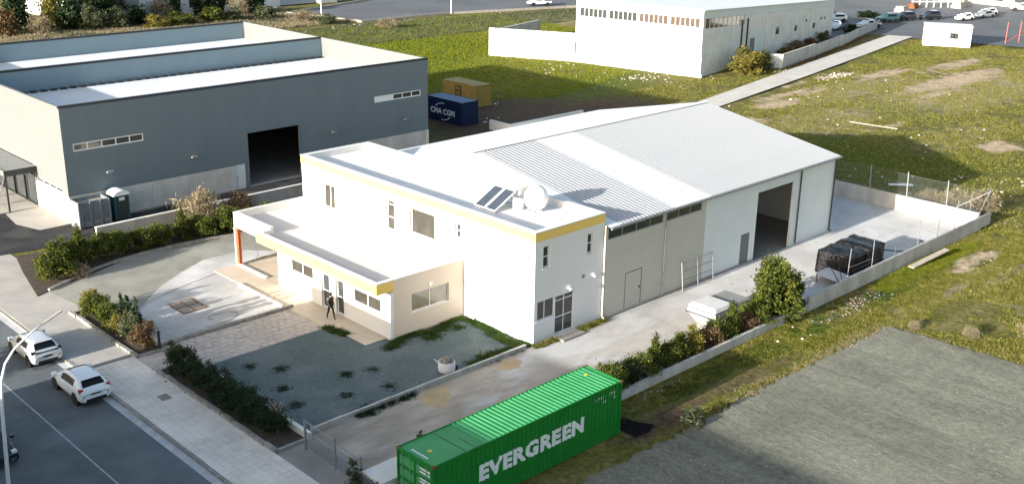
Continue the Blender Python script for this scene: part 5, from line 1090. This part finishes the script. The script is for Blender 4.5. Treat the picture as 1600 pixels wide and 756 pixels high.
gr = thing('drain_grate', (-12.0,19.05,0), 'rectangular rusty drain grate in the middle of the courtyard', 'grate')
MB().box(-12.9,18.0,.0,-11.2,18.08,.05).box(-12.9,20.05,0,-11.2,20.13,.05).box(-12.9,18.08,0,-12.82,20.05,.05).box(-11.28,18.08,0,-11.2,20.05,.05).box(-12.82,19.03,0,-11.28,19.1,.045).box(-12.08,18.08,0,-12.02,20.05,.044).build('frame', 'rust', gr)
for a, b_, c_, d_ in ((-12.8,18.1,-12.1,19.0),(-12.0,18.1,-11.3,19.0),(-12.8,19.12,-12.1,20.03),(-12.0,19.12,-11.3,20.03)): MB().box(a,b_,.005,c_,d_,.035).build('cover_plate', 'grate', gr)
hs = tag(MB().tube([(-10.6+1.3*math.cos(t)+.25*t-1, 15.9+.55*math.sin(t)+.12*t, .04) for t in np.linspace(-2.2,3.6,30)], .014, 5).build('garden_hose', 'hose'), 'thin hose lying in a loop on the courtyard concrete', 'hose')
tag(MB().tube([(-16,19.6,.03),(-13.5,21.4,.03),(-10.6,22.4,.03),(-7.4,23.2,.03),(-5.9,23.6,.05)], .011, 5).build('cable', 'hose'), 'dark cable trailing across the courtyard to the carport', 'cable')
tag(MB().bar((29.6,-8.75,.12),(34.3,-9.15,.5),.45,.09).build('timber_beam', 'timber'), 'pale timber beam leaning on the grass below the yard wall', 'beam')
tag(MB().tube([(70.6,19.4,.05),(70.9,16.5,.08),(71.4,13.9,.04)], .075, 7).build('pale_pipe', 'rubble_tan'), 'long pale pipe lying on the field above the shadow', 'pipe')
tag(MB().bar((49.0,3.2,.12),(50.6,1.7,.1),.4,.08).build('white_plank', 'frame_white'), 'short white plank in the shaded grass behind the yard wall', 'plank')
tag(MB().tube([(31.5,-4.6,.03),(32.4,-6.2,.03),(33.2,-7.2,.03),(35.5,-7.3,.03),(36.3,-6.0,.03)], .04, 6).build('rubber_hose', 'plastic_black'), 'black hose lying on the concrete near the yard wall', 'hose')
# far clutter
for i, (x, y) in enumerate(((148,34),(151.5,33.2),(155.5,32.5))): tag(MB().bar((x,y,0),(x,y,3.6),.12).bar((x,y,1.2),(x+.4,y-.1,1.2),.1).build('fence_post', 'red_steel'), ['left','middle','right'][i]+' one of three red steel posts right of the site cabin', 'post', 'red posts')
tag(MB().bar((148,34,.2),(155.5,32.5,2.6),.1).build('brace_bar', 'red_steel'), 'slanting red steel bar between the red posts by the cabin', 'bar')
sf = thing('steel_frame', (190,70,0), 'pale steel frame standing among stored material at the far right', 'frame')
for i in range(8): MB().bar((186+i*1.3,70-i*1.0,0),(186+i*1.3,70-i*1.0,4.5),.2).build('upright', 'frame_white', sf)
for z in (1.2,2.8,4.4): MB().bar((186,70,z),(195.1,63,z),.16).build('crossbar', 'frame_white', sf)
PL = ['tan timber pallet stack','rusty brown pallet stack','pale stone pallet stack','grey box pallet stack']
g = random.Random(21)
for i in range(4):
    x, y = 176+i*8.5, 0; y = 118-.28*x+g.uniform(-3,6); s_ = g.uniform(.7,1.6); cl_ = ['timber','rust','stone_pale','fibre_grey'][i%4]
    o = MB().box(x-s_,y-s_*.8,0,x+s_,y+s_*.8,s_*.5).box(x-s_*.8,y-s_*.6,s_*.5+.02,x+s_*.9,y+s_*.7,s_*.9).build('stored_pallet', cl_); tag(o, PL[i]+' in the far storage lot at the top right', 'pallet', 'stored pallets')
tag(MB().box(88.5,150,0,92.5,152,2.4).box(88.3,149.8,2.4,92.7,152.2,2.55).build('white_cabin', 'wall_white'), 'small white box cabin at the far end of the car park', 'cabin')
for i, (x, y, h) in enumerate(((99,121.2,9),(75.5,131,8),(150,70,9))): 
    t = thing('light_pole', (x,y,0), ['slim pale pole standing at the corner of the far car park','slim pale pole at the left end of the far car park','slim pole behind the cars near the factory'][i], 'pole'); MB().tube([(x,y,0),(x,y,h)], [.12,.07], 6).build('mast', 'lamp_steel', t); MB().bar((x,y,h),(x+.9,y-.3,h+.1),.12).build('lamp_head', 'fibre_grey', t)

# ================================================================== PLANTS
shrub('a', 5200, (1.0,1.0,.95), .08, 70, 11, 'leaf_green', clump_r=.26); shrub('b', 5200, (1.05,.95,.95), .08, 60, 23, 'leaf_green', clump_r=.27)
shrub('c', 5200, (1.0,1.0,.8), .07, 80, 37, 'leaf_dark', clump_r=.25); shrub('y', 4600, (.95,.95,.9), .082, 60, 41, 'leaf_yellow', clump_r=.27)
shrub('cone', 5600, (.85,.85,1.4), .08, 90, 53, 'leaf_green', clump_r=.2, cone=.75); shrub('big', 14000, (1.9,1.75,2.0), .13, 150, 61, 'leaf_green', clump_r=.17, cone=.55)
shrub('dry', 2200, (1.1,1.1,.9), .05, 60, 71, 'leaf_straw', clump_r=.32, aspect=5); shrub('far', 2600, (1.0,1.0,.9), .13, 60, 83, 'leaf_dark', clump_r=.27)
shrub('thin', 420, (.35,.35,.75), .12, 22, 91, 'leaf_dark', clump_r=.3)
HG = 'bushes of the tall north hedge'
hb = [(-16.3,29.0,1.0,1.15,'a'),(-15.3,30.1,1.05,1.28,'b'),(-13.9,30.8,1.0,.92,'cone'),(-12.3,31.1,1.0,1.02,'b'),(-10.7,31.3,.95,.85,'a'),(-9.1,31.3,1.0,.88,'y'),(-7.5,31.4,.95,.78,'a'),(-5.9,31.3,1.0,.66,'cone'),(-4.3,31.1,1.0,.85,'a'),(-2.6,30.9,1.05,1.0,'b'),(-.9,30.6,1.0,.85,'a'),(.9,30.5,.95,.75,'b'),(2.9,30.3,.85,.6,'a')]
od = ['street-end','second','third','fourth','fifth','sixth','seventh','eighth','ninth','tenth','eleventh','twelfth','last']
for i, (x, y, s, sz, k) in enumerate(hb): plant('hedge_bush', k, (x,y,.05), od[i]+' bush from the street in the tall north hedge' if i not in (0,12) else ('yellow-green bush at the street end of the tall north hedge' if i == 0 else 'last low bush of the north hedge behind the carport'), 'bush', HG, (s*1.12,s*1.0,sz*(.94+.14*random.random())), m='leaf_green')
plant('dry_bush', 'dry', (-3.2,33.4,.05), 'pale leafless dry bush behind the north hedge', 'bush', None, (1.35,1.35,1.55)); plant('dry_bush', 'dry', (-14.9,28.8,.05), 'low straw-coloured dry weed at the street end of the north hedge', 'bush', None, (.7,.7,.5)); plant('dry_bush', 'dry', (.2,33.2,.05), 'brown dry bush next to the leafless bush behind the hedge', 'bush', None, (1.0,1.0,1.1), m='leaf_brown')
SG = 'dark bushes in the planter beside the gravel yard'
for i, (x, y, s, z) in enumerate(((-17.0,10.5,.85,.85),(-17.05,9.0,.8,.72),(-17.0,7.5,.85,.78),(-17.05,5.9,.85,.75),(-16.98,4.4,.9,.85),(-17.05,2.9,.85,.8),(-17.0,1.3,.85,.82))):
    plant('planter_bush', 'c', (x,y,.08), ['tallest olive-tipped dark bush at the north end of the gravel-yard planter','second dark bush from the north end of the gravel-yard planter','third dark bush from the north end of the gravel-yard planter','middle dark bush of the gravel-yard planter','third dark bush from the gate in the gravel-yard planter','second dark bush from the gate in the gravel-yard planter','dark bush nearest the driveway gate in the gravel-yard planter'][i], 'bush', SG, (s*.95,s*1.05,z))
plant('planter_bush', 'y', (-17.0,11.0,.5), 'thin yellowing shrub rising above the north end of the gravel-yard planter', 'bush', SG, (.55,.55,.6), m='leaf_olive')
NG = 'sunlit bushes in the planter beside the courtyard'
for i, (x, y, s, z, k, mm, lb_) in enumerate(((-17.1,22.0,.65,.85,'y',None,'bright yellow bush at the far end of the courtyard planter'),(-17.0,20.9,.85,.8,'a','leaf_green','green bush second from the far end of the courtyard planter'),(-17.0,19.3,.95,.85,'y','leaf_green','wide green bush in the middle of the courtyard planter'),(-17.1,17.9,.75,.65,'y',None,'low yellow-green bush before the white wall in the courtyard planter'),(-17.0,16.4,.9,.85,'b','leaf_olive','olive bush near the side gate in the courtyard planter'),(-16.95,15.2,.8,.8,'y','leaf_brown','reddish brown bush at the side-gate end of the courtyard planter'))):
    plant('planter_bush', k, (x,y,.08), lb_, 'bush', NG, (s*.9,s,z), m=mm)
for i, (x, y) in enumerate(((-16.9,17.5),(-16.85,16.8),(-16.8,16.2))): plant('young_sapling', 'thin', (x,y,.6), ['left','middle','right'][i]+' of three upright leafy saplings above the courtyard planter', 'sapling', 'upright saplings', (.8,.8,1.15))
def bare_tree(loc, h, label, seed, m='bark_pale', spread=.5, n=14):
    t = thing('bare_sapling', loc, label, 'sapling'); g = random.Random(seed); x, y, z = loc
    MB().tube([(x,y,z-.05),(x+.03,y,z+h*.4),(x+.06,y+.05,z+h*.65)], [.05,.035,.02], 6).build('trunk', m, t); br = MB()
    for i in range(n):
        a = g.uniform(0,6.28); z0 = z+h*g.uniform(.3,.65); r_ = spread*g.uniform(.4,1); p1 = (x+.04+r_*.5*math.cos(a),y+.03+r_*.5*math.sin(a),z0+h*.18); br.tube([(x+.04,y+.03,z0),p1,(x+r_*math.cos(a),y+r_*math.sin(a),z0+h*g.uniform(.25,.4))], [.016,.011,.004], 4)
        for _ in range(2): b_ = a+g.uniform(-.9,.9); br.tube([p1,(p1[0]+r_*.5*math.cos(b_),p1[1]+r_*.5*math.sin(b_),p1[2]+h*g.uniform(.08,.22))], [.008,.003], 4)
    br.build('branches', m, t); return t
bare_tree((-16.9,1.0,.08), 1.9, 'pale leafless sapling by the gate end of the gravel-yard planter', 3); bare_tree((-17.0,22.8,.05), 1.3, 'thin bare twigs at the far end of the courtyard planter', 5, spread=.6)
DG = 'bushes of the low hedge along the driveway wall'
dh = [(-1.6,-7.25,.62,.85,'a'),(-.3,-7.2,.62,.8,'c'),(1.0,-7.2,.62,.72,'b'),(2.3,-7.2,.65,.80,'cone'),(3.5,-7.15,.62,.7,'a'),(4.8,-7.15,.62,.68,'b'),(6.0,-7.15,.65,.75,'y'),(7.2,-7.15,.62,.65,'dryb'),(8.5,-7.15,.66,.7,'b'),(9.8,-7.15,.7,.75,'cone'),(11.1,-7.2,.62,.6,'dryb'),(12.4,-7.2,.7,.7,'a')]
dl = ['first light green bush of the driveway hedge right behind the green container','second darker bush of the driveway hedge from the container','third bush of the driveway hedge from the container','pointed bush of the driveway hedge left of the yellow one','fifth bush of the driveway hedge from the container','small bush of the driveway hedge just before the yellow one','yellow bush of the driveway hedge','brown withered bush next to the yellow one in the driveway hedge','green bush of the driveway hedge beside the white trailer','pointed green bush of the driveway hedge right of the white trailer','brown withered bush of the driveway hedge near the tall shrub','green bush of the driveway hedge touching the tall shrub']
for i, (x, y, s, z, k) in enumerate(dh): plant('hedge_bush', 'y' if k == 'dryb' else k, (x,y,.0), dl[i], 'bush', DG, (s*1.3,s*1.12,z*1.18 if k != 'cone' else z*.95), m='leaf_brown' if k == 'dryb' else None)

_bv = []; _g = np.random.RandomState(77)
for (ox, oy, oz, rx, rzz, nn) in ((0,0,0,1.25,1.95,4200),(-1.0,.5,0,.95,1.45,2600),(.9,.4,0,.95,1.6,2800),(.3,-.8,0,.9,1.3,2200),(-.7,-.7,0,.85,1.1,1800),(1.2,-.5,0,.7,1.15,1500)):
    for q in range(1): _v, _f = leaf_cloud(nn, (rx,rx,rzz), .105, 46, int(_g.randint(1,999)), clump_r=.24, cone=.62); _bv.append(_v+np.array([ox,oy,oz]))
_bv = np.concatenate(_bv); SHR['big'] = ((_bv, np.arange(len(_bv)).reshape(-1,4)), (1.7,1.7,1.9), 'leaf_green')
plant('tall_shrub', 'big', (15.0,-6.9,0), 'tall bushy green shrub at the end of the driveway hedge', 'shrub', None, (1.28,1.22,1.04), rz=.6)
plant('conifer_bush', 'cone', (-14.3,-7.0,0), 'dark upright bush between the gate pillar and the green container', 'bush', None, (.75,.75,.72), m='leaf_dark'); plant('conifer_bush', 'cone', (-12.2,-7.1,0), 'dark low bush hidden along the back of the green container', 'bush', None, (.75,.75,.62), m='leaf_dark'); plant('conifer_bush', 'c', (-10.6,-7.2,0), 'small dark bush farther along the back of the green container', 'bush', None, (.6,.6,.6))
plant('gate_shrub', 'thin', (-17.4,-6.0,0), 'sparse olive shrub in front of the white gate pillar', 'shrub', None, (1.1,1.1,.95), m='leaf_olive')
st_ = plant('street_tree', 'b', (-32.2,18.6,1.2), 'small round tree across the street', 'tree', None, (1.75,1.7,1.15)); MB().tube([(0,0,-1.2),(0,0,.6)], [.10,.08], 7).build('trunk', 'bark', st_, False, True)
# far bushes behind the grey warehouse and round the factory
FG = 'bushes beyond the grey warehouse'
fbush = [(22.5,143,2.0,2.2,'far','leaf_brown','russet bush at the far left edge beyond the grey warehouse'),(26,148,2.6,2.8,'far','leaf_dark','dark green bush at the far left beyond the grey warehouse'),(27.5,141.5,1.6,1.8,'dry',None,'pale leafless bush at the left beyond the grey warehouse'),(31.2,146.5,1.7,3.3,'y','leaf_yellow','tall yellow-green bush beyond the grey warehouse'),(33.6,143.5,1.9,2.7,'far','leaf_dark','dark narrow tree between the yellow bush and the cactus'),(36.6,141.5,2.0,2.2,'y','leaf_olive','grey-green prickly pear clump beyond the grey warehouse'),(39.5,146.5,3.2,3.6,'far','leaf_dark','largest dark olive tree beyond the grey warehouse'),(43.0,148,3.0,3.4,'far','leaf_olive','grey olive tree right of the large dark tree'),(40.5,140.5,2.0,1.8,'y','leaf_olive','second prickly pear clump below the olive trees'),(45.2,143,2.0,1.7,'far','leaf_dark','low dark bush right of the prickly pear'),(46.4,138.2,2.3,1.2,'y','leaf_yellow','low yellow bush behind the middle of the grey warehouse'),(51.0,137.6,2.6,1.2,'y','leaf_green','spreading green bush behind the middle of the grey warehouse'),(52.0,147.5,2.2,2.0,'dry',None,'straw-coloured bare tree before the far shed'),(54.6,147.5,1.5,2.0,'far','leaf_dark','dark bush beside the straw-coloured bare tree'),(57.0,138.5,2.4,1.3,'far','leaf_green','low green bush behind the ridge of the grey warehouse'),(60.2,147,2.3,2.0,'far','leaf_dark','round dark bush in front of the far shed'),(63.2,147.5,1.5,2.2,'far','leaf_dark','dark pointed bush right of the round one by the far shed'),(61.0,138,2.2,1.2,'y','leaf_olive','olive weed clump before the round dark bush'),(65.8,144,1.8,1.8,'dry',None,'pale dry bush before the car park corner'),(68.6,143.5,2.2,2.2,'far','leaf_dark','dark tree near the car park corner'),(66.5,136,2.2,1.2,'far','leaf_olive','olive bush behind the far corner of the grey warehouse'),(70.5,130,2.0,1.0,'dry',None,'dry grey scrub behind the far corner of the grey warehouse'),(72,124,1.8,.9,'y','leaf_olive','low scrub at the edge of the car park'),(77,113,1.6,.9,'dry',None,'bare scrub in the olive strip before the car park'),(33.5,149.5,1.6,3.6,'y','leaf_yellow','tall golden tree behind the dark narrow tree')]
for (x, y, s, z, k, mm, lb_) in fbush: plant('far_bush', k, (x,y,-.1), lb_, 'bush', FG, (s,s,z), m=mm)
RG = 'bushes beside the factory wall'
for (x, y, s, z, k, mm, lb_) in ((87.6,45.6,2.1,1.5,'y','leaf_yellow','yellow bush nearest the factory corner by the lane'),(90.6,46.3,2.3,1.7,'y','leaf_yellow','large yellow bush between the factory and the retaining wall'),(93.4,46.6,1.8,1.3,'y','leaf_olive','olive bush at the end of the retaining wall'),(106,50.6,1.3,.8,'y','leaf_brown','brown low bush behind the retaining wall'),(112,52.2,1.6,.9,'dry','leaf_brown','dry brown scrub in the middle behind the retaining wall'),(118,53.4,1.4,.8,'y','leaf_brown','rusty scrub behind the stepped part of the retaining wall'),(125,55.4,1.2,.9,'y','leaf_olive','small olive bush at the far factory corner'),(139,58.0,1.2,.7,'far',None,'small dark bush among the far parked cars'),(162,67,2.4,.6,'far',None,'low dark hedge bush right behind the far parked cars'),(153,72,3.2,.8,'far',None,'dark shaded hedge bush left behind the far parked cars')): plant('wall_bush', k, (x,y,0), lb_, 'bush', RG, (s,s,z), m=mm)
for i, (x, y, s) in enumerate(((46.2,-4.3,1.0),(47.2,-6.2,1.1),(45.6,-2.2,.8),(20.9,-17.0,.42),(23.3,-19.6,.6),(19.6,-14.0,.3))): plant('dry_weed', 'dry', (x,y,-.1), ['tall pale reeds behind the yard wall near its corner','tallest pale reed clump outside the yard wall corner','short pale reeds behind the yard wall left of the others','pale dry weed at the right edge of the gravel lot','pale dry weed nearest the right frame edge by the gravel lot','small dry weed near the upper corner of the gravel lot'][i], 'weed', 'dry weeds', (s,s,s*1.0))
plant('dark_weed', 'thin', (-.9,-12.2,0), 'dark spiky weed at the edge of the gravel lot near the container', 'weed', None, (1.6,1.6,.55), m='leaf_olive')

def tufts(name, P, h, blades, w, m, label, cat, seed=1, lean=.5, on_relief=True):
    g = np.random.RandomState(seed); n_ = len(P); k = n_*blades; base = np.repeat(P, blades, axis=0)+np.c_[g.normal(size=(k,2))*h*.35]
    z = relief(base[:,0],base[:,1]) if on_relief else np.full(k, .0); z = z-.02; hh = np.repeat(h*g.uniform(.5,1.3,n_), blades)*g.uniform(.6,1.1,k)
    a = g.uniform(0,2*np.pi,k); dx, dy = np.cos(a), np.sin(a); ww = w*g.uniform(.7,1.4,k)
    tip = np.stack([base[:,0]+g.normal(size=k)*hh*lean, base[:,1]+g.normal(size=k)*hh*lean, z+hh],1)
    V_ = np.stack([np.stack([base[:,0]-dx*ww,base[:,1]-dy*ww,z],1), np.stack([base[:,0]+dx*ww,base[:,1]+dy*ww,z],1), tip],1).reshape(-1,3)
    return tag(fastmesh(name, V_, np.arange(k*3).reshape(-1,3), m), label, cat, kind='stuff')
g = np.random.RandomState(3)
def scatter(n_, x0, x1, y0, y1, keep):
    P = np.stack([g.uniform(x0,x1,n_), g.uniform(y0,y1,n_)],1); return P[keep(P[:,0],P[:,1])]
def clear(x, y):
    ln = y-(35+(x-66)*.19)   # the lane
    return ~((np.abs(ln+.3) < 2.4) & (x > 50) & (x < 146)) & ~((x < 42.8) & (y > -8.2) & (y < 60)) & ~((x < 19.2) & (y < -12.6)) & (blob(x,y,SAND) < .55) & (blob(x,y,DIRT_SHADE) < .5)
def infac(x, y):
    lx = (x-81)*math.cos(A2)+(y-48.23)*math.sin(A2); ly = -(x-81)*math.sin(A2)+(y-48.23)*math.cos(A2); return (lx > -.8) & (lx < 54) & (ly > -.8) & (ly < 21.5)
P = scatter(85000, 43, 145, -14, 48, lambda x,y: clear(x,y) & ~infac(x,y) & (fbm(x*1.7,y*1.7,2.) > -.35) & (x > 43+.0*y)); tufts('field_grass', P, .20, 4, .03, 'grass_blade', 'rough green and straw field grass right of the warehouse', 'grass', 1)
P = scatter(60000, 36, 105, 50, 118, lambda x,y: clear(x,y) & ~infac(x,y) & (y > 50+.25*(x-50)) & (y < 121-.1*(x-78))); tufts('meadow_grass', P, .22, 4, .035, 'grass_lush', 'lush green meadow grass beyond the grey warehouse', 'grass', 2)
P = scatter(9000, 60, 140, 96, 121, lambda x,y: (y < 120.5-.14*np.maximum(x-78,0)*1.2) & (y > 100)); tufts('scrub_strip', P, .4, 5, .05, 'leaf_olive', 'olive scrub strip in front of the far car park', 'scrub', 4)
P = scatter(52000, -4, 45, -13.5, -8.2, lambda x,y: (blob(x,y,DIRT_SHADE) < .45) & (blob(x,y,SAND) < .5) & (fbm(x*2.1,y*2.1,1.) > -.45) & ((y > -12.6) | (x > 18.9))); tufts('verge_grass', P, .11, 4, .016, 'grass_blade', 'patchy grass verge between the boundary wall and the gravel lot', 'grass', 5)
P = scatter(26000, 19, 48, -26, -13, lambda x,y: (fbm(x*1.3,y*1.3,.7) > -.2)); tufts('rough_grass', P, .15, 4, .02, 'grass_blade', 'rough grass right of the gravel lot', 'grass', 6)
P = scatter(9000, 24, 40, -10.0, -8.2, lambda x,y: blob(x,y,LUSH) > .45); tufts('wall_foot_grass', P, .13, 4, .016, 'grass_lush', 'bright green grass at the foot of the yard wall', 'grass', 7)
P = np.concatenate([np.stack([g.uniform(-18,8,900)*0+g.uniform(-1.8,18.5,900), -12.45+g.normal(size=900)*.28],1), np.stack([18.8+g.normal(size=350)*.3, g.uniform(-24,-13,350)],1)]); tufts('lot_edge_grass', P, .14, 5, .02, 'leaf_straw', 'dry straw grass fringe along the gravel lot edges', 'grass', 8)
P = scatter(14000, 0, 30, -10.6, -8.2, lambda x,y: (blob(x,y,LUSH) > .35) & (fbm(x*1.9,y*1.9,3.) > -.3)); tufts('lush_verge', P, .10, 4, .015, 'weed_green', 'fresh green grass patches along the boundary wall', 'grass', 21)
P = np.array([(96.6+52.4*t+g.normal()*.3, 44.6+12.8*t-.6+g.normal()*.25) for t in g.uniform(0,1,700)]); tufts('wall_scrub', P, .35, 5, .04, 'leaf_brown', 'dry brown scrub along the foot of the retaining wall', 'scrub', 22)
P = scatter(14000, 15, 78, 124, 148, lambda x,y: (fbm(x*1.2,y*1.2,5.) > -.4)); tufts('undergrowth', P, .55, 5, .07, 'leaf_straw', 'dry undergrowth between the bushes beyond the grey warehouse', 'undergrowth', 23)
P = scatter(9000, 15, 78, 126, 148, lambda x,y: (fbm(x*1.2,y*1.2,5.) < .1)); tufts('green_undergrowth', P, .5, 5, .07, 'leaf_olive', 'olive undergrowth between the bushes beyond the grey warehouse', 'undergrowth', 24)
# weeds against the buildings and in the gravel
def flatweeds(name, pts, n_, sp, h, label, m='weed_green', seed=1, z=.03):
    gg = np.random.RandomState(seed); P = np.concatenate([np.array(q)[None,:2]+gg.normal(size=(int(n_*(q[2] if len(q) > 2 else 1)),2))*sp for q in pts]); k = P[(P[:,0] < 99)]
    o = tufts(name, k, h, 5, .022, m, label, 'weeds', seed, 1.1, False); o.location.z = z; return o
ln_ = [(x, 5.75-.35*math.sin(x*1.7)) for x in np.arange(-6.6,-.5,.35)]+[(-.5-.25*math.sin(y), y) for y in np.arange(.6,5.8,.35)]+[(x, 4.9) for x in (-3.9,-3.5,-1.6)]
flatweeds('wall_weeds', [q for q in ln_], 60, .22, .16, 'green weeds growing along the foot of the low wing and office front', seed=11)
flatweeds('kerb_weeds', [(x, .45) for x in np.arange(-4.4,-.2,.3)]+[(-3.3,.8),(-2.6,.7)], 50, .2, .17, 'green weeds beside the bulk bag along the driveway kerb', seed=12)
flatweeds('side_weeds', [(x, -.32) for x in np.arange(0,2.0,.3)]+[(x, -.3) for x in np.arange(3.6,6.3,.3)], 40, .10, .16, 'low weeds at the foot of the shaded office side wall', seed=13, m='grass_blade')
flatweeds('gravel_weeds', [(-12.7,7.2,.8),(-10.5,4.2,1),(-14.0,5.0,.9),(-11.9,2.1,.6),(-9.0,3.7,.5),(-14.6,2.9,.7),(-9.6,1.4,.6),(-13.9,8.6,.5)], 130, .20, .09, 'small dark green weed patches scattered in the gravel yard', m='leaf_dark', seed=14)
flatweeds('terrace_weeds', [(-7.5,10.1,1),(-7.4,9.4,1),(-7.3,8.8,.8)], 160, .16, .15, 'green weeds at the edge of the terrace by the entrance', seed=15)
flatweeds('court_weeds', [(x, 14.62) for x in np.arange(-16.2,-7.4,.3)], 22, .07, .12, 'weeds along the courtyard kerb', m='leaf_olive', seed=16)
flatweeds('gutter_weeds', [(x, -.2) for x in np.arange(-12.8,-9,.7)]+[(-12.3,-.35),(-12.0,.3)], 26, .12, .2, 'dark weeds hanging over the driveway kerb near the gate', m='leaf_dark', seed=17)
# stones and litter
def stones(name, P, r_, m, label, seed=1):
    gg = np.random.RandomState(seed); b_ = bmesh.new(); bmesh.ops.create_icosphere(b_, subdivisions=1, radius=1); bv_ = np.array([v.co[:] for v in b_.verts]); bf = np.array([[v.index for v in f.verts] for f in b_.faces]); b_.free()
    n_ = len(P); s = r_*gg.uniform(.35,1.5,n_)**1.3; V_ = bv_[None]*gg.uniform(.65,1.25,(n_,len(bv_),1))*s[:,None,None]*np.array([1,1,.6]); a = gg.uniform(0,6.28,n_); c_, s_ = np.cos(a)[:,None], np.sin(a)[:,None]
    X = V_[...,0]*c_-V_[...,1]*s_+P[:,0,None]; Y = V_[...,0]*s_+V_[...,1]*c_+P[:,1,None]; Z = V_[...,2]+relief(P[:,0],P[:,1])[:,None]+s[:,None]*.25
    return tag(fastmesh(name, np.stack([X,Y,Z],-1).reshape(-1,3), (bf[None]+np.arange(n_)[:,None,None]*len(bv_)).reshape(-1,3), m), label, 'stones', kind='stuff')
def cl_pts(L, seed):
    gg = np.random.RandomState(seed); return np.concatenate([np.stack([gg.normal(x,sx,k), gg.normal(y,sy,k)],1) for x, y, sx, sy, k in L])
stones('rubble_stones', cl_pts([(18.8,-9.4,1.8,.45,140),(22,-9.4,2.2,.5,90),(1.2,-8.7,1.5,.2,50),(44.6,-6.5,.5,2.0,40),(46.5,-9,1.5,1.2,60),(38,-12,3,1.5,70),(33,-12.5,3,1.2,60),(46,2,2,5,50)], 1), .045, 'rubble_tan', 'pale broken stones along the boundary wall and verge', 1)
stones('field_stones', cl_pts([(97.5,36.5,2.6,.7,70),(76,50,6,4,30),(74,58,5,4,30),(75,53,2,1.2,60),(70,66,3,2,30),(84,20,14,9,40),(60,5,8,8,30),(57,-3,5,4,25),(100,118,22,1.2,70),(80,119,5,1.0,60),(95,44,2,1,30)], 2), .13, 'stone_pale', 'pale stones and rubble scattered over the fields', 2)
stones('litter', cl_pts([(46.5,53.3,.5,.5,8),(40,46.5,1,.5,8),(55,6,5,5,6),(99,36.6,.8,.4,8),(80,16,12,8,7),(10,-9.5,6,.5,4)], 3), .12, 'frame_white', 'white scraps of litter on the grass and dirt', 3)
P = scatter(500, 70, 115, 5, 34, lambda x,y: clear(x,y)); o = tufts('field_flowers', P, .1, 1, .05, 'flower_pale', 'pale yellow flowers dotted over the right field', 'flowers', 9)
stones('lot_gravel', np.stack([g.uniform(-12,18.6,9000), -12.7-24*g.uniform(0,1,9000)**1.2],1), .030, 'rubble_tan', 'loose pale pebbles over the gravel lot', 31).location.z = .035
stones('yard_gravel', np.stack([g.uniform(-15.8,-.6,7000), g.uniform(.2,6.0,7000)],1), .024, 'gravel', 'loose blue-grey pebbles over the gravel yard', 32).location.z = .05
stones('yard_gravel', np.stack([g.uniform(-15.8,-7.6,3000), g.uniform(6.0,10.1,3000)],1), .024, 'gravel', 'loose blue-grey pebbles near the terrace corner of the gravel yard', 33).location.z = .05
stones('verge_pebbles', cl_pts([(x,-12.5,.7,.3,14) for x in range(-1,19)], 5), .05, 'gravel_lot', 'grey pebbles spilled along the gravel lot edge', 5)
stones('kerb_debris', cl_pts([(-20.85,y,.05,.5,7) for y in np.arange(-2,12,1.0)]+[(-18.25,y,.12,.5,2) for y in np.arange(0,14,1.2)], 6), .045, 'soil', 'dark leaf litter along the pavement kerb', 6).location.z = .03
